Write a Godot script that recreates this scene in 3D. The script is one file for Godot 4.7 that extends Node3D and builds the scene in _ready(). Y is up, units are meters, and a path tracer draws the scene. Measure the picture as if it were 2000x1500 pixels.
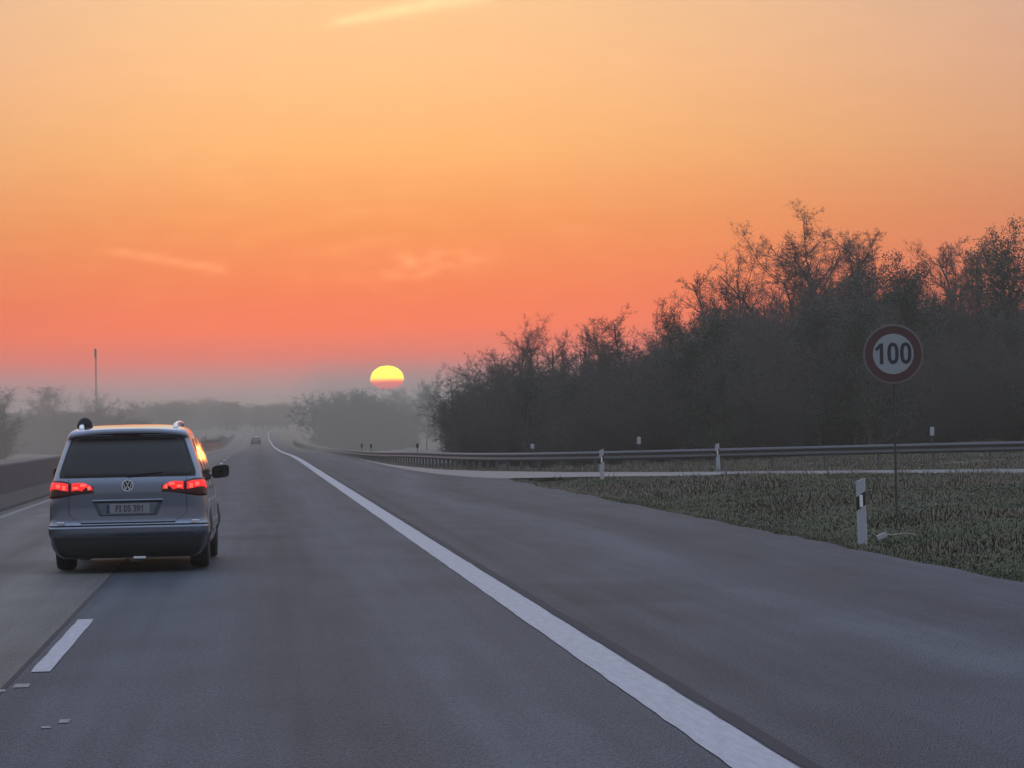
extends Node3D
# A motorway at sunrise: a grey people carrier ahead, the sun low in the haze, bare trees to the right.
# Places along the road are given as (lateral metres to the right, metres ahead); the road runs along -Z.

var rng := RandomNumberGenerator.new()
var used := {}
var mats := {}

# ------------------------------------------------------------------ small helpers
class Buf:
	var v := PackedVector3Array()
	var n := PackedVector3Array()
	var uv := PackedVector2Array()
	var uv2 := PackedVector2Array()
	var idx := PackedInt32Array()
	func put(p: Vector3, nn: Vector3, u := Vector2.ZERO, u2 := Vector2.ZERO) -> int:
		v.append(p); n.append(nn); uv.append(u); uv2.append(u2)
		return v.size() - 1
	func face(a: int, b: int, c: int) -> void:
		var g := (v[b] - v[a]).cross(v[c] - v[a])
		if g.dot(n[a] + n[b] + n[c]) > 0.0:
			idx.append(a); idx.append(c); idx.append(b)
		else:
			idx.append(a); idx.append(b); idx.append(c)
	func tri(a: Vector3, b: Vector3, c: Vector3) -> void:
		var g := (b - a).cross(c - a).normalized()
		var i := put(a, g); put(b, g); put(c, g)
		face(i, i + 1, i + 2)
	func quad(a: Vector3, b: Vector3, c: Vector3, d: Vector3) -> void:
		var g := (b - a).cross(c - a).normalized()
		var i := put(a, g); put(b, g); put(c, g); put(d, g)
		face(i, i + 1, i + 2); face(i, i + 2, i + 3)
	func tube(p: Vector3, q: Vector3, r0: float, r1: float, sides: int) -> void:
		var d := (q - p).normalized()
		var a := d.cross(Vector3.UP if absf(d.y) < 0.9 else Vector3.RIGHT).normalized()
		var b := d.cross(a)
		var at := v.size()
		for k in sides:
			var t := TAU * k / sides
			var o := a * cos(t) + b * sin(t)
			put(p + o * r0, o); put(q + o * r1, o)
		for k in sides:
			var i := at + 2 * k
			var j := at + 2 * ((k + 1) % sides)
			face(i, j, j + 1); face(i, j + 1, i + 1)
	func spike(p: Vector3, q: Vector3, r: float) -> void:
		var d := (q - p).normalized()
		var a := d.cross(Vector3.UP if absf(d.y) < 0.9 else Vector3.RIGHT).normalized()
		var b := d.cross(a)
		var at := v.size()
		for k in 3:
			var t := TAU * k / 3.0
			var o := a * cos(t) + b * sin(t)
			put(p + o * r, o)
		put(q, d)
		for k in 3:
			face(at + k, at + (k + 1) % 3, at + 3)
	func box(c: Vector3, s: Vector3, bas := Basis.IDENTITY, bev := 0.0) -> void:
		# a box with chamfered edges: each face inset by bev, joined by chamfers
		var h := s * 0.5
		var e := minf(bev, minf(h.x, minf(h.y, h.z)) * 0.9)
		if e <= 0.0:
			for ax in 3:
				for sg in [-1.0, 1.0]:
					var nn := Vector3.ZERO; nn[ax] = sg
					var i1 := (ax + 1) % 3; var i2 := (ax + 2) % 3
					var at := v.size()
					for q in [[-1, -1], [1, -1], [1, 1], [-1, 1]]:
						var p := Vector3.ZERO
						p[ax] = sg * h[ax]; p[i1] = q[0] * h[i1]; p[i2] = q[1] * h[i2]
						put(c + bas * p, (bas * nn).normalized(), Vector2(p[i1], p[i2]))
					face(at, at + 1, at + 2); face(at, at + 2, at + 3)
			return
		var ids := {}
		for ax in 3:
			for sg in [-1.0, 1.0]:
				var nn := Vector3.ZERO; nn[ax] = sg
				var i1 := (ax + 1) % 3; var i2 := (ax + 2) % 3
				var at := v.size()
				for q in [[-1, -1], [1, -1], [1, 1], [-1, 1]]:
					var p := Vector3.ZERO
					p[ax] = sg * h[ax]; p[i1] = q[0] * (h[i1] - e); p[i2] = q[1] * (h[i2] - e)
					var id := put(c + bas * p, (bas * nn).normalized(), Vector2(p[i1], p[i2]))
					var sgn := Vector3i(int(signf(p.x)), int(signf(p.y)), int(signf(p.z)))
					ids[[ax, sgn]] = id
				face(at, at + 1, at + 2); face(at, at + 2, at + 3)
		for ax in 3:
			var i1 := (ax + 1) % 3; var i2 := (ax + 2) % 3
			for s1 in [-1, 1]:
				for s2 in [-1, 1]:
					var lo := Vector3i.ZERO; lo[ax] = -1; lo[i1] = s1; lo[i2] = s2
					var hi := lo; hi[ax] = 1
					face(ids[[i1, lo]], ids[[i1, hi]], ids[[i2, hi]]); face(ids[[i1, lo]], ids[[i2, hi]], ids[[i2, lo]])
		for x in [-1, 1]:
			for y in [-1, 1]:
				for z in [-1, 1]:
					var k := Vector3i(x, y, z)
					face(ids[[0, k]], ids[[1, k]], ids[[2, k]])
	func grid(f: Callable, ni: int, nj: int, outward: Vector3, su := 1.0, sv := 1.0) -> void:
		# a surface P(i, j) with normals from its neighbours, turned so that most of them look along outward (or away from it if it is a centre: use lathe)
		var at := v.size()
		var pts := PackedVector3Array()
		for j in nj + 1:
			for i in ni + 1:
				pts.append(f.call(i, j))
		var sum := 0.0
		for j in nj + 1:
			for i in ni + 1:
				var l := pts[j * (ni + 1) + maxi(i - 1, 0)]; var r := pts[j * (ni + 1) + mini(i + 1, ni)]
				var d := pts[maxi(j - 1, 0) * (ni + 1) + i]; var u := pts[mini(j + 1, nj) * (ni + 1) + i]
				var g := (r - l).cross(u - d).normalized()
				if g == Vector3.ZERO: g = outward
				sum += g.dot(outward)
				put(pts[j * (ni + 1) + i], g, Vector2(i * su / ni, j * sv / nj), Vector2(i * su / ni, j * sv / nj))
		if sum < 0.0:
			for k in range(at, v.size()): n[k] = -n[k]
		for j in nj:
			for i in ni:
				var a := at + j * (ni + 1) + i
				face(a, a + 1, a + ni + 2); face(a, a + ni + 2, a + ni + 1)
	func lathe(c: Vector3, axis: Vector3, prof: Array, sides: int) -> void:
		# prof: Vector2(radius, along the axis)
		var a := axis.cross(Vector3.UP if absf(axis.y) < 0.9 else Vector3.RIGHT).normalized()
		var b := axis.cross(a)
		for k in prof.size() - 1:
			var p: Vector2 = prof[k]; var q: Vector2 = prof[k + 1]
			var t := q - p
			var nr := Vector2(t.y, -t.x).normalized()
			if nr.x < 0.0 or (absf(nr.x) < 1e-4 and nr.y * (p.y + q.y) < 0.0): nr = -nr
			var at := v.size()
			for m in sides + 1:
				var w := TAU * m / sides
				var o := a * cos(w) + b * sin(w)
				var nn := (o * nr.x + axis * nr.y).normalized()
				put(c + o * p.x + axis * p.y, nn); put(c + o * q.x + axis * q.y, nn)
			for m in sides:
				var i := at + 2 * m
				face(i, i + 2, i + 3); face(i, i + 3, i + 1)
	func done() -> ArrayMesh:
		var a := []
		a.resize(Mesh.ARRAY_MAX)
		a[Mesh.ARRAY_VERTEX] = v; a[Mesh.ARRAY_NORMAL] = n; a[Mesh.ARRAY_TEX_UV] = uv; a[Mesh.ARRAY_TEX_UV2] = uv2; a[Mesh.ARRAY_INDEX] = idx
		var m := ArrayMesh.new()
		m.add_surface_from_arrays(Mesh.PRIMITIVE_TRIANGLES, a)
		return m

func numbered(called: String) -> String:
	var k: int = used.get(called, 0)
	used[called] = k + 1
	return called if k == 0 else "%s_%03d" % [called, k]

func tag(o: Node, label := "", category := "", group := "", kind := "") -> void:
	if label: o.set_meta("label", label)
	if category: o.set_meta("category", category)
	if group: o.set_meta("group", group)
	if kind: o.set_meta("kind", kind)

func thing(called: String, label: String, category: String, at := Vector3.ZERO, turn := 0.0, group := "") -> Node3D:
	var o := Node3D.new()
	o.name = numbered(called)
	add_child(o, true)
	o.position = at; o.rotation.y = turn
	tag(o, label, category, group)
	return o

func part(called: String, mesh: Mesh, m: Material, parent: Node) -> MeshInstance3D:
	var o := MeshInstance3D.new()
	o.name = called
	o.mesh = mesh
	o.material_override = m
	parent.add_child(o, true)
	return o

func top(called: String, mesh: Mesh, m: Material) -> MeshInstance3D:
	var o := part(numbered(called), mesh, m, self)
	return o

func curve(xs: Array, ys: Array, x: float) -> float:
	var n := xs.size()
	if x <= xs[0]: return ys[0]
	if x >= xs[n - 1]: return ys[n - 1]
	var i := 0
	while x > xs[i + 1]: i += 1
	var h: float = xs[i + 1] - xs[i]
	var t: float = (x - xs[i]) / h
	var s: float = (ys[i + 1] - ys[i]) / h
	var m0 := s; var m1 := s
	if i > 0: m0 = limited((ys[i] - ys[i - 1]) / (xs[i] - xs[i - 1]), s)
	if i < n - 2: m1 = limited(s, (ys[i + 2] - ys[i + 1]) / (xs[i + 2] - xs[i + 1]))
	var t2 := t * t; var t3 := t2 * t
	return (2 * t3 - 3 * t2 + 1) * ys[i] + (t3 - 2 * t2 + t) * h * m0 + (-2 * t3 + 3 * t2) * ys[i + 1] + (t3 - t2) * h * m1

func limited(a: float, b: float) -> float:
	if a * b <= 0.0: return 0.0
	return 2.0 * a * b / (a + b)

# ------------------------------------------------------------------ the lie of the land
func elev(s: float) -> float:
	return curve([-60, 150, 320, 500, 650, 820, 900, 1100, 1400, 2500, 4000], [0, 0, -0.7, -1.3, -0.9, 0.35, 1.0, 2.3, 3.6, 6.0, 7.0], s)
func bend(s: float) -> float:
	return curve([-60, 200, 320, 500, 650, 820, 950, 1100, 1400, 2500, 4000], [0, 0, 0.35, 0.95, 1.2, 1.9, 4.6, 9.3, 23, 110, 300], s)
func at(lat: float, s: float, h := 0.0) -> Vector3:
	return Vector3(lat + bend(s), elev(s) + h, -s)
func right_edge(s: float) -> float:
	return curve([-60, 90, 93.5, 97, 103, 108.5, 114, 124, 134, 158, 200, 400, 2600], [7.65, 7.6, 7.7, 8.6, 10.3, 8.2, 7.1, 6.35, 5.9, 5.5, 5.15, 5.0, 5.0], s)

var ramp_far := [Vector2(75, 48), Vector2(60, 62), Vector2(48, 71.5), Vector2(40, 77), Vector2(30, 84.5), Vector2(23, 90), Vector2(18, 94.2), Vector2(13.5, 98), Vector2(10.3, 103)]
var ramp_near := [Vector2(70, 42.5), Vector2(55, 57), Vector2(43, 67), Vector2(35, 72.5), Vector2(25, 80), Vector2(18, 86.5), Vector2(13, 91), Vector2(10, 93.2), Vector2(7.6, 93.4)]

func ramp_side(lat: float, s: float) -> Vector2:
	# (how far beyond the far edge, how far before the near edge), measured along s
	var f := 103.0; var nr := 93.4
	for k in ramp_far.size() - 1:
		var a: Vector2 = ramp_far[k]; var b: Vector2 = ramp_far[k + 1]
		if lat <= a.x and lat >= b.x: f = lerpf(a.y, b.y, (a.x - lat) / (a.x - b.x))
		a = ramp_near[k]; b = ramp_near[k + 1]
		if lat <= a.x and lat >= b.x: nr = lerpf(a.y, b.y, (a.x - lat) / (a.x - b.x))
	if lat > 75: f = 48.0 - (lat - 75.0) * 1.0
	if lat > 70: nr = 42.5 - (lat - 70.0) * 1.0
	return Vector2(s - f, nr - s)

var land := FastNoiseLite.new()
func ground(lat: float, s: float) -> float:
	# height of the ground above or below the road at that place
	var bumps := land.get_noise_2d(lat * 3.0, s * 3.0) * 0.05
	if lat < -5.2:
		var d := -5.2 - lat
		if d < 11.5: return -0.06
		return -0.06 - smoothstep(11.5, 30.0, d) * 0.5 + bumps + land.get_noise_2d(lat * 0.3, s * 0.3) * 0.8 * smoothstep(30.0, 120.0, d)
	var out := lat - right_edge(s)
	if out < 0.0: return -0.06
	if s > 93.0:
		var q := ramp_side(lat, s)
		var beyond := out
		if lat > 7.0 and s < 112.0: beyond = minf(q.x * 0.85, out) if lat > 10.0 else minf(out, maxf(q.x, 0.0) + 0.2)
		if beyond < 0.0: return -0.06
		var dip := curve([90, 105, 150, 210, 300, 400, 600], [0.0, 0.03, 0.3, 0.42, 0.38, 0.3, 0.2], s)
		return -0.05 - dip * smoothstep(0.2, 2.0, beyond) + bumps * smoothstep(0.0, 1.0, beyond) + smoothstep(4.0, 28.0, beyond) * (0.5 + dip * 0.7)
	var w := ramp_side(lat, s)
	if w.x > 0.0 and lat > 10.0:
		return -0.05 + bumps * smoothstep(0.0, 1.0, w.x) + smoothstep(3.0, 26.0, w.x * 0.8) * 0.6
	if w.y < 0.0: return -0.06
	# the grass wedge between the shoulder and the slip road
	var edge := minf(out, w.y * 0.75)
	return -0.05 - 0.1 * smoothstep(0.1, 1.0, out) * (1.0 - smoothstep(1.2, 3.5, out)) + 0.13 * smoothstep(1.5, 5.0, edge) + bumps * smoothstep(0.0, 1.0, edge)

func spot(lat: float, s: float) -> Vector3:
	return at(lat, s, ground(lat, s))

# ------------------------------------------------------------------ materials
func plain(name_: String, lin: Color, rough := 0.8, metal := 0.0) -> StandardMaterial3D:
	var m := StandardMaterial3D.new()
	m.resource_name = name_
	m.albedo_color = lin.linear_to_srgb()
	m.roughness = rough; m.metallic = metal
	mats[name_] = m
	return m

func grain(size: int, freq: float, seed_: int, oct := 4) -> Image:
	var f := FastNoiseLite.new()
	f.seed = seed_; f.frequency = freq; f.fractal_octaves = oct
	return f.get_seamless_image(size, size)

func tinted(img: Image, lo: Color, hi: Color, img2: Image = null, share := 0.0) -> ImageTexture:
	# linear colours between lo and hi by the grey of img (and img2)
	var out := Image.create(img.get_width(), img.get_height(), false, Image.FORMAT_RGB8)
	var ramp := []
	for k in 256: ramp.append(lo.lerp(hi, k / 255.0).linear_to_srgb())
	var a := img.get_data()
	var b := img2.get_data() if img2 else a
	var w := img.get_width()
	for y in img.get_height():
		for x in w:
			var g := a[y * w + x]
			var k: int = int(lerpf(g, b[y * w + x], share)) if img2 else g
			out.set_pixel(x, y, ramp[k])
	out.generate_mipmaps()
	return ImageTexture.create_from_image(out)

func bumpy(img: Image, strength: float) -> ImageTexture:
	var c := img.duplicate() as Image
	c.convert(Image.FORMAT_RGBA8)
	c.bump_map_to_normal_map(strength)
	return ImageTexture.create_from_image(c)

func make_materials() -> void:
	var fine := grain(512, 0.12, 11, 3)
	var speck := grain(512, 0.35, 5, 2)
	var fine_n := bumpy(speck, 2.0)
	# wear along the lanes: laid over all the carriageway, 16 m wide and 96 m long
	var wear := Image.create(256, 512, false, Image.FORMAT_RGB8)
	var wn := FastNoiseLite.new(); wn.seed = 3; wn.frequency = 0.02
	var wp := FastNoiseLite.new(); wp.seed = 8; wp.frequency = 0.035; wp.fractal_octaves = 4
	for y in 512:
		for x in 256:
			var lat := x / 16.0 - 6.0
			var ang := TAU * y / 512.0
			var g := 0.84 + 0.07 * wn.get_noise_3d(x * 4.0, cos(ang) * 60.0, sin(ang) * 60.0) + 0.08 * wp.get_noise_3d(x * 1.5, cos(ang) * 120.0, sin(ang) * 120.0)
			g += 0.07 * wp.get_noise_3d(x * 9.0 + 500.0, cos(ang) * 25.0, sin(ang) * 25.0)      # long thin tyre streaks
			if lat > -1.7 and lat < 2.3:   # wheel tracks a little paler, the oily middle darker
				g += 0.05 * exp(-pow((lat + 0.55) / 0.35, 2.0)) + 0.07 * exp(-pow((lat - 1.35) / 0.4, 2.0)) - 0.08 * exp(-pow((lat - 0.4) / 0.4, 2.0))
			elif lat > 2.6:
				var drift := 4.7 + 0.45 * sin(ang) + 0.3 * sin(2.0 * ang + 1.0)
				g += 0.11 * exp(-pow((lat - drift) / 0.40, 2.0)) - 0.08 * exp(-pow((lat - drift - 1.1) / 0.5, 2.0)) - 0.08 * exp(-pow((lat - 3.0) / 0.16, 2.0))
			else:
				g += 0.06 * exp(-pow((lat + 2.6) / 0.35, 2.0)) - 0.06 * exp(-pow((lat + 3.4) / 0.4, 2.0)) + 0.08 * exp(-pow((lat + 4.2) / 0.35, 2.0))
			# a few darker repair patches with straight edges
			if (lat > 2.9 and lat < 4.1 and y > 150 and y < 172) or (lat > -0.9 and lat < 0.5 and y > 250 and y < 262): g -= 0.07
			g = clampf(g, 0.0, 1.0)
			wear.set_pixel(x, y, Color(g, g * 0.995, g * 0.985))
	var wear_t := ImageTexture.create_from_image(wear)
	for d in [["asphalt_dark", Color(0.030, 0.037, 0.043), Color(0.160, 0.186, 0.214)], ["asphalt_pale", Color(0.075, 0.079, 0.074), Color(0.275, 0.282, 0.266)], ["asphalt_side", Color(0.032, 0.038, 0.044), Color(0.148, 0.172, 0.196)]]:
		var m := plain(d[0], Color.WHITE, 0.62)
		m.albedo_color = Color.WHITE
		m.albedo_texture = tinted(speck, d[1], d[2], fine, 0.35)
		m.uv1_scale = Vector3(0.42, 0.085, 1)
		m.normal_enabled = true; m.normal_texture = fine_n; m.normal_scale = 0.5
		m.detail_enabled = true; m.detail_albedo = wear_t; m.detail_blend_mode = BaseMaterial3D.BLEND_MODE_MUL; m.detail_uv_layer = BaseMaterial3D.DETAIL_UV_2
		m.metallic_specular = 0.16
	var slip := plain("slip_asphalt", Color.WHITE, 0.62)
	slip.albedo_color = Color.WHITE; slip.albedo_texture = tinted(speck, Color(0.06, 0.06, 0.059), Color(0.19, 0.19, 0.185), fine, 0.4); slip.uv1_scale = Vector3(0.4, 0.4, 1)
	var paint := plain("road_paint", Color.WHITE, 0.6)
	paint.albedo_color = Color.WHITE
	paint.albedo_texture = tinted(speck, Color(0.15, 0.165, 0.185), Color(0.44, 0.465, 0.50), grain(512, 0.03, 21, 4), 0.35)
	paint.uv1_scale = Vector3(0.9, 0.13, 1)
	var worn := paint.duplicate() as StandardMaterial3D
	worn.albedo_color = Color(0.72, 0.72, 0.72); mats["worn_paint"] = worn
	plain("tar", Color(0.016, 0.016, 0.018), 0.9)
	var soil := plain("soil", Color.WHITE, 0.95)
	soil.albedo_color = Color.WHITE
	soil.albedo_texture = tinted(grain(512, 0.02, 31, 5), Color(0.052, 0.048, 0.032), Color(0.115, 0.102, 0.070), speck, 0.4)
	soil.uv1_scale = Vector3(0.11, 0.11, 1)
	var conc := plain("concrete", Color.WHITE, 0.85)
	conc.albedo_color = Color.WHITE
	conc.albedo_texture = tinted(grain(512, 0.012, 41, 5), Color(0.034, 0.037, 0.035), Color(0.084, 0.088, 0.084), speck, 0.3)
	conc.uv1_triplanar = true; conc.uv1_scale = Vector3(0.4, 0.4, 0.4)
	var bark_img := grain(256, 0.03, 51, 4)
	for d in [["bark", Color(0.040, 0.035, 0.030), Color(0.105, 0.092, 0.080)], ["twig", Color(0.046, 0.039, 0.034), Color(0.090, 0.078, 0.068)], ["bark_pale", Color(0.05, 0.048, 0.042), Color(0.12, 0.11, 0.10)]]:
		var m := plain(d[0], Color.WHITE, 0.9)
		m.albedo_color = Color.WHITE
		m.albedo_texture = tinted(bark_img, d[1], d[2])
		m.uv1_triplanar = true; m.uv1_scale = Vector3(1.2, 0.5, 1.2)
	for d in [["ivy", Color(0.016, 0.026, 0.012), Color(0.045, 0.062, 0.028)], ["dead_leaf", Color(0.040, 0.032, 0.022), Color(0.082, 0.066, 0.046)], ["hedge", Color(0.022, 0.026, 0.014), Color(0.05, 0.055, 0.03)]]:
		var m := plain(d[0], Color.WHITE, 0.6)
		m.albedo_color = Color.WHITE
		m.albedo_texture = tinted(bark_img, d[1], d[2])
		m.uv1_triplanar = true; m.uv1_scale = Vector3(0.7, 0.7, 0.7)
	plain("galvanised", Color(0.095, 0.10, 0.105), 0.6, 0.4)
	plain("galvanised_post", Color(0.11, 0.112, 0.115), 0.7, 0.4)
	plain("post_white", Color(0.40, 0.43, 0.46), 0.45)
	plain("post_black", Color(0.012, 0.012, 0.013), 0.5)
	plain("reflector", Color(0.86, 0.85, 0.80), 0.25)
	var paint_car := plain("car_paint", Color(0.19, 0.225, 0.285), 0.27, 0.95)
	paint_car.clearcoat_enabled = true; paint_car.clearcoat = 1.0; paint_car.clearcoat_roughness = 0.05
	var dark_car := plain("far_car_paint", Color(0.03, 0.03, 0.035), 0.3, 0.3)
	dark_car.clearcoat_enabled = true; dark_car.clearcoat = 1.0; dark_car.clearcoat_roughness = 0.06
	plain("car_glass", Color(0.012, 0.011, 0.013), 0.10)
	plain("car_trim", Color(0.022, 0.0215, 0.0215), 0.6)
	plain("car_gap", Color(0.006, 0.006, 0.007), 0.8)
	plain("chrome", Color(0.75, 0.75, 0.76), 0.15, 1.0)
	plain("bright_metal", Color(0.9, 0.9, 0.9), 0.3, 0.9)
	plain("rubber", Color(0.016, 0.016, 0.017), 0.85)
	plain("rim", Color(0.25, 0.25, 0.26), 0.4, 0.8)
	plain("lens_dark", Color(0.05, 0.004, 0.005), 0.12)
	plain("plate", Color(0.26, 0.27, 0.29), 0.5)
	plain("plate_blue", Color(0.03, 0.045, 0.12), 0.5)
	plain("plate_ink", Color(0.05, 0.05, 0.055), 0.6)
	var lit := plain("lens_lit", Color(0.25, 0.01, 0.01), 0.3)
	lit.emission_enabled = true; lit.emission = Color(1.0, 0.16, 0.15); lit.emission_energy_multiplier = 0.95
	var core := plain("lens_core", Color(0.3, 0.05, 0.05), 0.3)
	core.emission_enabled = true; core.emission = Color(1.0, 0.42, 0.36); core.emission_energy_multiplier = 0.95
	plain("sign_white", Color(0.30, 0.34, 0.36), 0.5)
	plain("sign_red", Color(0.085, 0.034, 0.036), 0.5)
	plain("sign_ink", Color(0.028, 0.028, 0.034), 0.5)
	plain("sign_rim", Color(0.17, 0.16, 0.155), 0.5)
	plain("pole", Color(0.055, 0.055, 0.052), 0.8, 0.0)
	plain("stick", Color(0.34, 0.31, 0.25), 0.9)
	plain("mast", Color(0.05, 0.05, 0.055), 0.7)
	var g := plain("grass_blade", Color.WHITE, 0.85)
	g.albedo_color = Color.WHITE; g.vertex_color_use_as_albedo = true
	g.backlight_enabled = true; g.backlight = Color(0.25, 0.25, 0.2)

# ------------------------------------------------------------------ sky
var SUN_AZ := 2.53
var SUN_EL := 0.86

func mixed(tab: Array, el: float) -> Vector3:
	if el <= tab[0][0]: return tab[0][1]
	for k in tab.size() - 1:
		if el <= tab[k + 1][0]:
			var t: float = (el - tab[k][0]) / (tab[k + 1][0] - tab[k][0])
			return (tab[k][1] as Vector3).lerp(tab[k + 1][1], t)
	return tab[tab.size() - 1][1]

func wisp(az: float, el: float, a: Vector2, b: Vector2, w0: float, w1: float) -> float:
	var d := b - a
	var t := clampf((Vector2(az, el) - a).dot(d) / d.length_squared(), 0.0, 1.0)
	var off := (Vector2(az, el) - a - d * t).length()
	return exp(-pow(off / lerpf(w0, w1, t), 2.0)) * smoothstep(-0.02, 0.2, t + 0.05)

func make_sky() -> PanoramaSkyMaterial:
	var toward := [[0.0, Vector3(0.50, 0.42, 0.42)], [0.5, Vector3(0.56, 0.43, 0.42)], [0.9, Vector3(0.84, 0.29, 0.26)], [1.25, Vector3(1.06, 0.20, 0.12)], [1.8, Vector3(1.27, 0.205, 0.055)], [2.35, Vector3(1.18, 0.227, 0.053)], [3.7, Vector3(1.09, 0.350, 0.085)], [5.15, Vector3(1.10, 0.51, 0.165)], [6.6, Vector3(1.09, 0.575, 0.245)], [8.2, Vector3(1.01, 0.61, 0.30)], [12.0, Vector3(1.02, 0.78, 0.50)], [20.0, Vector3(1.06, 0.96, 0.82)], [35.0, Vector3(0.95, 1.04, 1.20)], [60.0, Vector3(0.80, 0.96, 1.24)], [90.0, Vector3(0.72, 0.90, 1.20)]]
	var aside := [[0.0, Vector3(0.42, 0.34, 0.34)], [4.0, Vector3(0.60, 0.40, 0.36)], [10.0, Vector3(0.70, 0.57, 0.52)], [20.0, Vector3(0.78, 0.76, 0.78)], [35.0, Vector3(0.76, 0.88, 1.08)], [60.0, Vector3(0.74, 0.90, 1.18)], [90.0, Vector3(0.72, 0.90, 1.20)]]
	var behind := [[0.0, Vector3(0.15, 0.16, 0.21)], [6.0, Vector3(0.19, 0.19, 0.25)], [14.0, Vector3(0.25, 0.26, 0.34)], [35.0, Vector3(0.46, 0.54, 0.71)], [60.0, Vector3(0.66, 0.79, 1.04)], [90.0, Vector3(0.72, 0.90, 1.20)]]
	var w := 512; var h := 1024
	var img := Image.create(w, h, false, Image.FORMAT_RGBF)
	for y in h:
		var el := 90.0 - (y + 0.5) * 180.0 / h
		var e := maxf(el, 0.0)
		var c0 := mixed(toward, e); var c1 := mixed(aside, e); var c2 := mixed(behind, e)
		for x in w:
			var az := (x + 0.5) * 360.0 / w - 180.0 - SUN_AZ
			if az < -180.0: az += 360.0
			var t := absf(az)
			var near := exp(-pow(t / 42.0, 2.0))
			var far := smoothstep(60.0, 160.0, t)
			var side := 0.42 + 0.58 * exp(-pow(t / 15.0, 2.0))
			var c := c1.lerp(c2, far).lerp(Vector3(c0.x * side, c0.y * side, c0.z), near)
			c *= 1.0 + 0.05 * exp(-pow((az + 1.0) / 6.0, 2.0)) * smoothstep(2.0, 7.0, e)
			if el < -0.3: c = Vector3(0.045, 0.045, 0.045)
			img.set_pixel(x, y, Color(c.x, c.y, c.z))
	img.resize(4096, 2048, Image.INTERPOLATE_CUBIC)
	# thin high cloud and two vapour trails, low in the east
	var f := FastNoiseLite.new(); f.seed = 77; f.frequency = 0.5; f.fractal_octaves = 5
	var per := 4096 / 360.0
	for y in range(int((90 - 12.0) * per), int(90 * per)):
		for x in range(int((180 - 14) * per), int((180 + 16) * per)):
			var az := (x + 0.5) / per - 180.0
			var el := 90.0 - (y + 0.5) / per
			var c := img.get_pixel(x, y)
			var n1 := f.get_noise_2d(az * 1.2, el * 7.0)
			var n2 := f.get_noise_2d(az * 3.0 + 40.0, el * 11.0)
			var trail := wisp(az, el, Vector2(1.5, 7.44), Vector2(4.5, 8.0), 0.05, 0.17) * (0.85 + 0.4 * n2)
			var thin := wisp(az, el, Vector2(-2.65, 3.36), Vector2(-0.5, 2.95), 0.045, 0.06)
			var bank := exp(-pow((az - 3.3) / 1.1, 2.0) - pow((el - 3.0 - (az - 3.3) * 0.14) / 0.24, 2.0)) * clampf(0.5 + 2.2 * n2, 0.0, 1.4)
			var streaks := clampf(n1 * 1.4 - 0.05, 0.0, 1.0) * exp(-pow((el - 3.4) / 1.6, 2.0)) * exp(-pow((az - 1.0) / 6.0, 2.0))
			var add := Vector3(1.0, 0.80, 0.40) * trail * 0.30 + Vector3(1.0, 0.62, 0.32) * (thin * 0.20 + bank * 0.20) + Vector3(0.6, 0.5, 0.22) * streaks * 0.10
			add *= 1.0 + 0.0 * n1
			var veil := 1.0 + 0.025 * n1
			img.set_pixel(x, y, Color(c.r * veil + add.x, c.g * veil + add.y, c.b * veil + add.z))
	var m := PanoramaSkyMaterial.new()
	m.panorama = ImageTexture.create_from_image(img)
	return m

# ------------------------------------------------------------------ roads
func stations(s0: float, s1: float, step0: float) -> Array:
	var out := [s0]
	var s := s0
	while s < s1:
		s += maxf(step0, maxf(s, 0.0) * 0.025) if s > -45.0 else 20.0
		out.append(minf(s, s1))
	return out

func strip(l0: Callable, l1: Callable, s0: float, s1: float, h: float, cols := 1, step0 := 1.0, ragged := 0.0) -> ArrayMesh:
	var b := Buf.new()
	var st := stations(s0, s1, step0)
	for k in st.size():
		var s: float = st[k]
		var a: float = l0.call(s) + (rng.randf_range(-ragged, ragged) if ragged > 0.0 else 0.0)
		var c: float = l1.call(s) + (rng.randf_range(-ragged, ragged) if ragged > 0.0 else 0.0)
		for i in cols + 1:
			var lat := lerpf(a, c, float(i) / cols)
			b.put(at(lat, s, h), Vector3.UP, Vector2(lat, s), Vector2((lat + 6.0) / 16.0, s / 96.0))
	for k in st.size() - 1:
		for i in cols:
			var q := k * (cols + 1) + i
			b.face(q, q + 1, q + cols + 2); b.face(q, q + cols + 2, q + cols + 1)
	return b.done()

func fixed(x: float) -> Callable:
	return func(_s): return x

func ragged_edge(s: float) -> float:
	return right_edge(s) + land.get_noise_2d(s * 9.0, 77.0) * 0.16 + land.get_noise_2d(s * 40.0, 33.0) * 0.07

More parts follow.
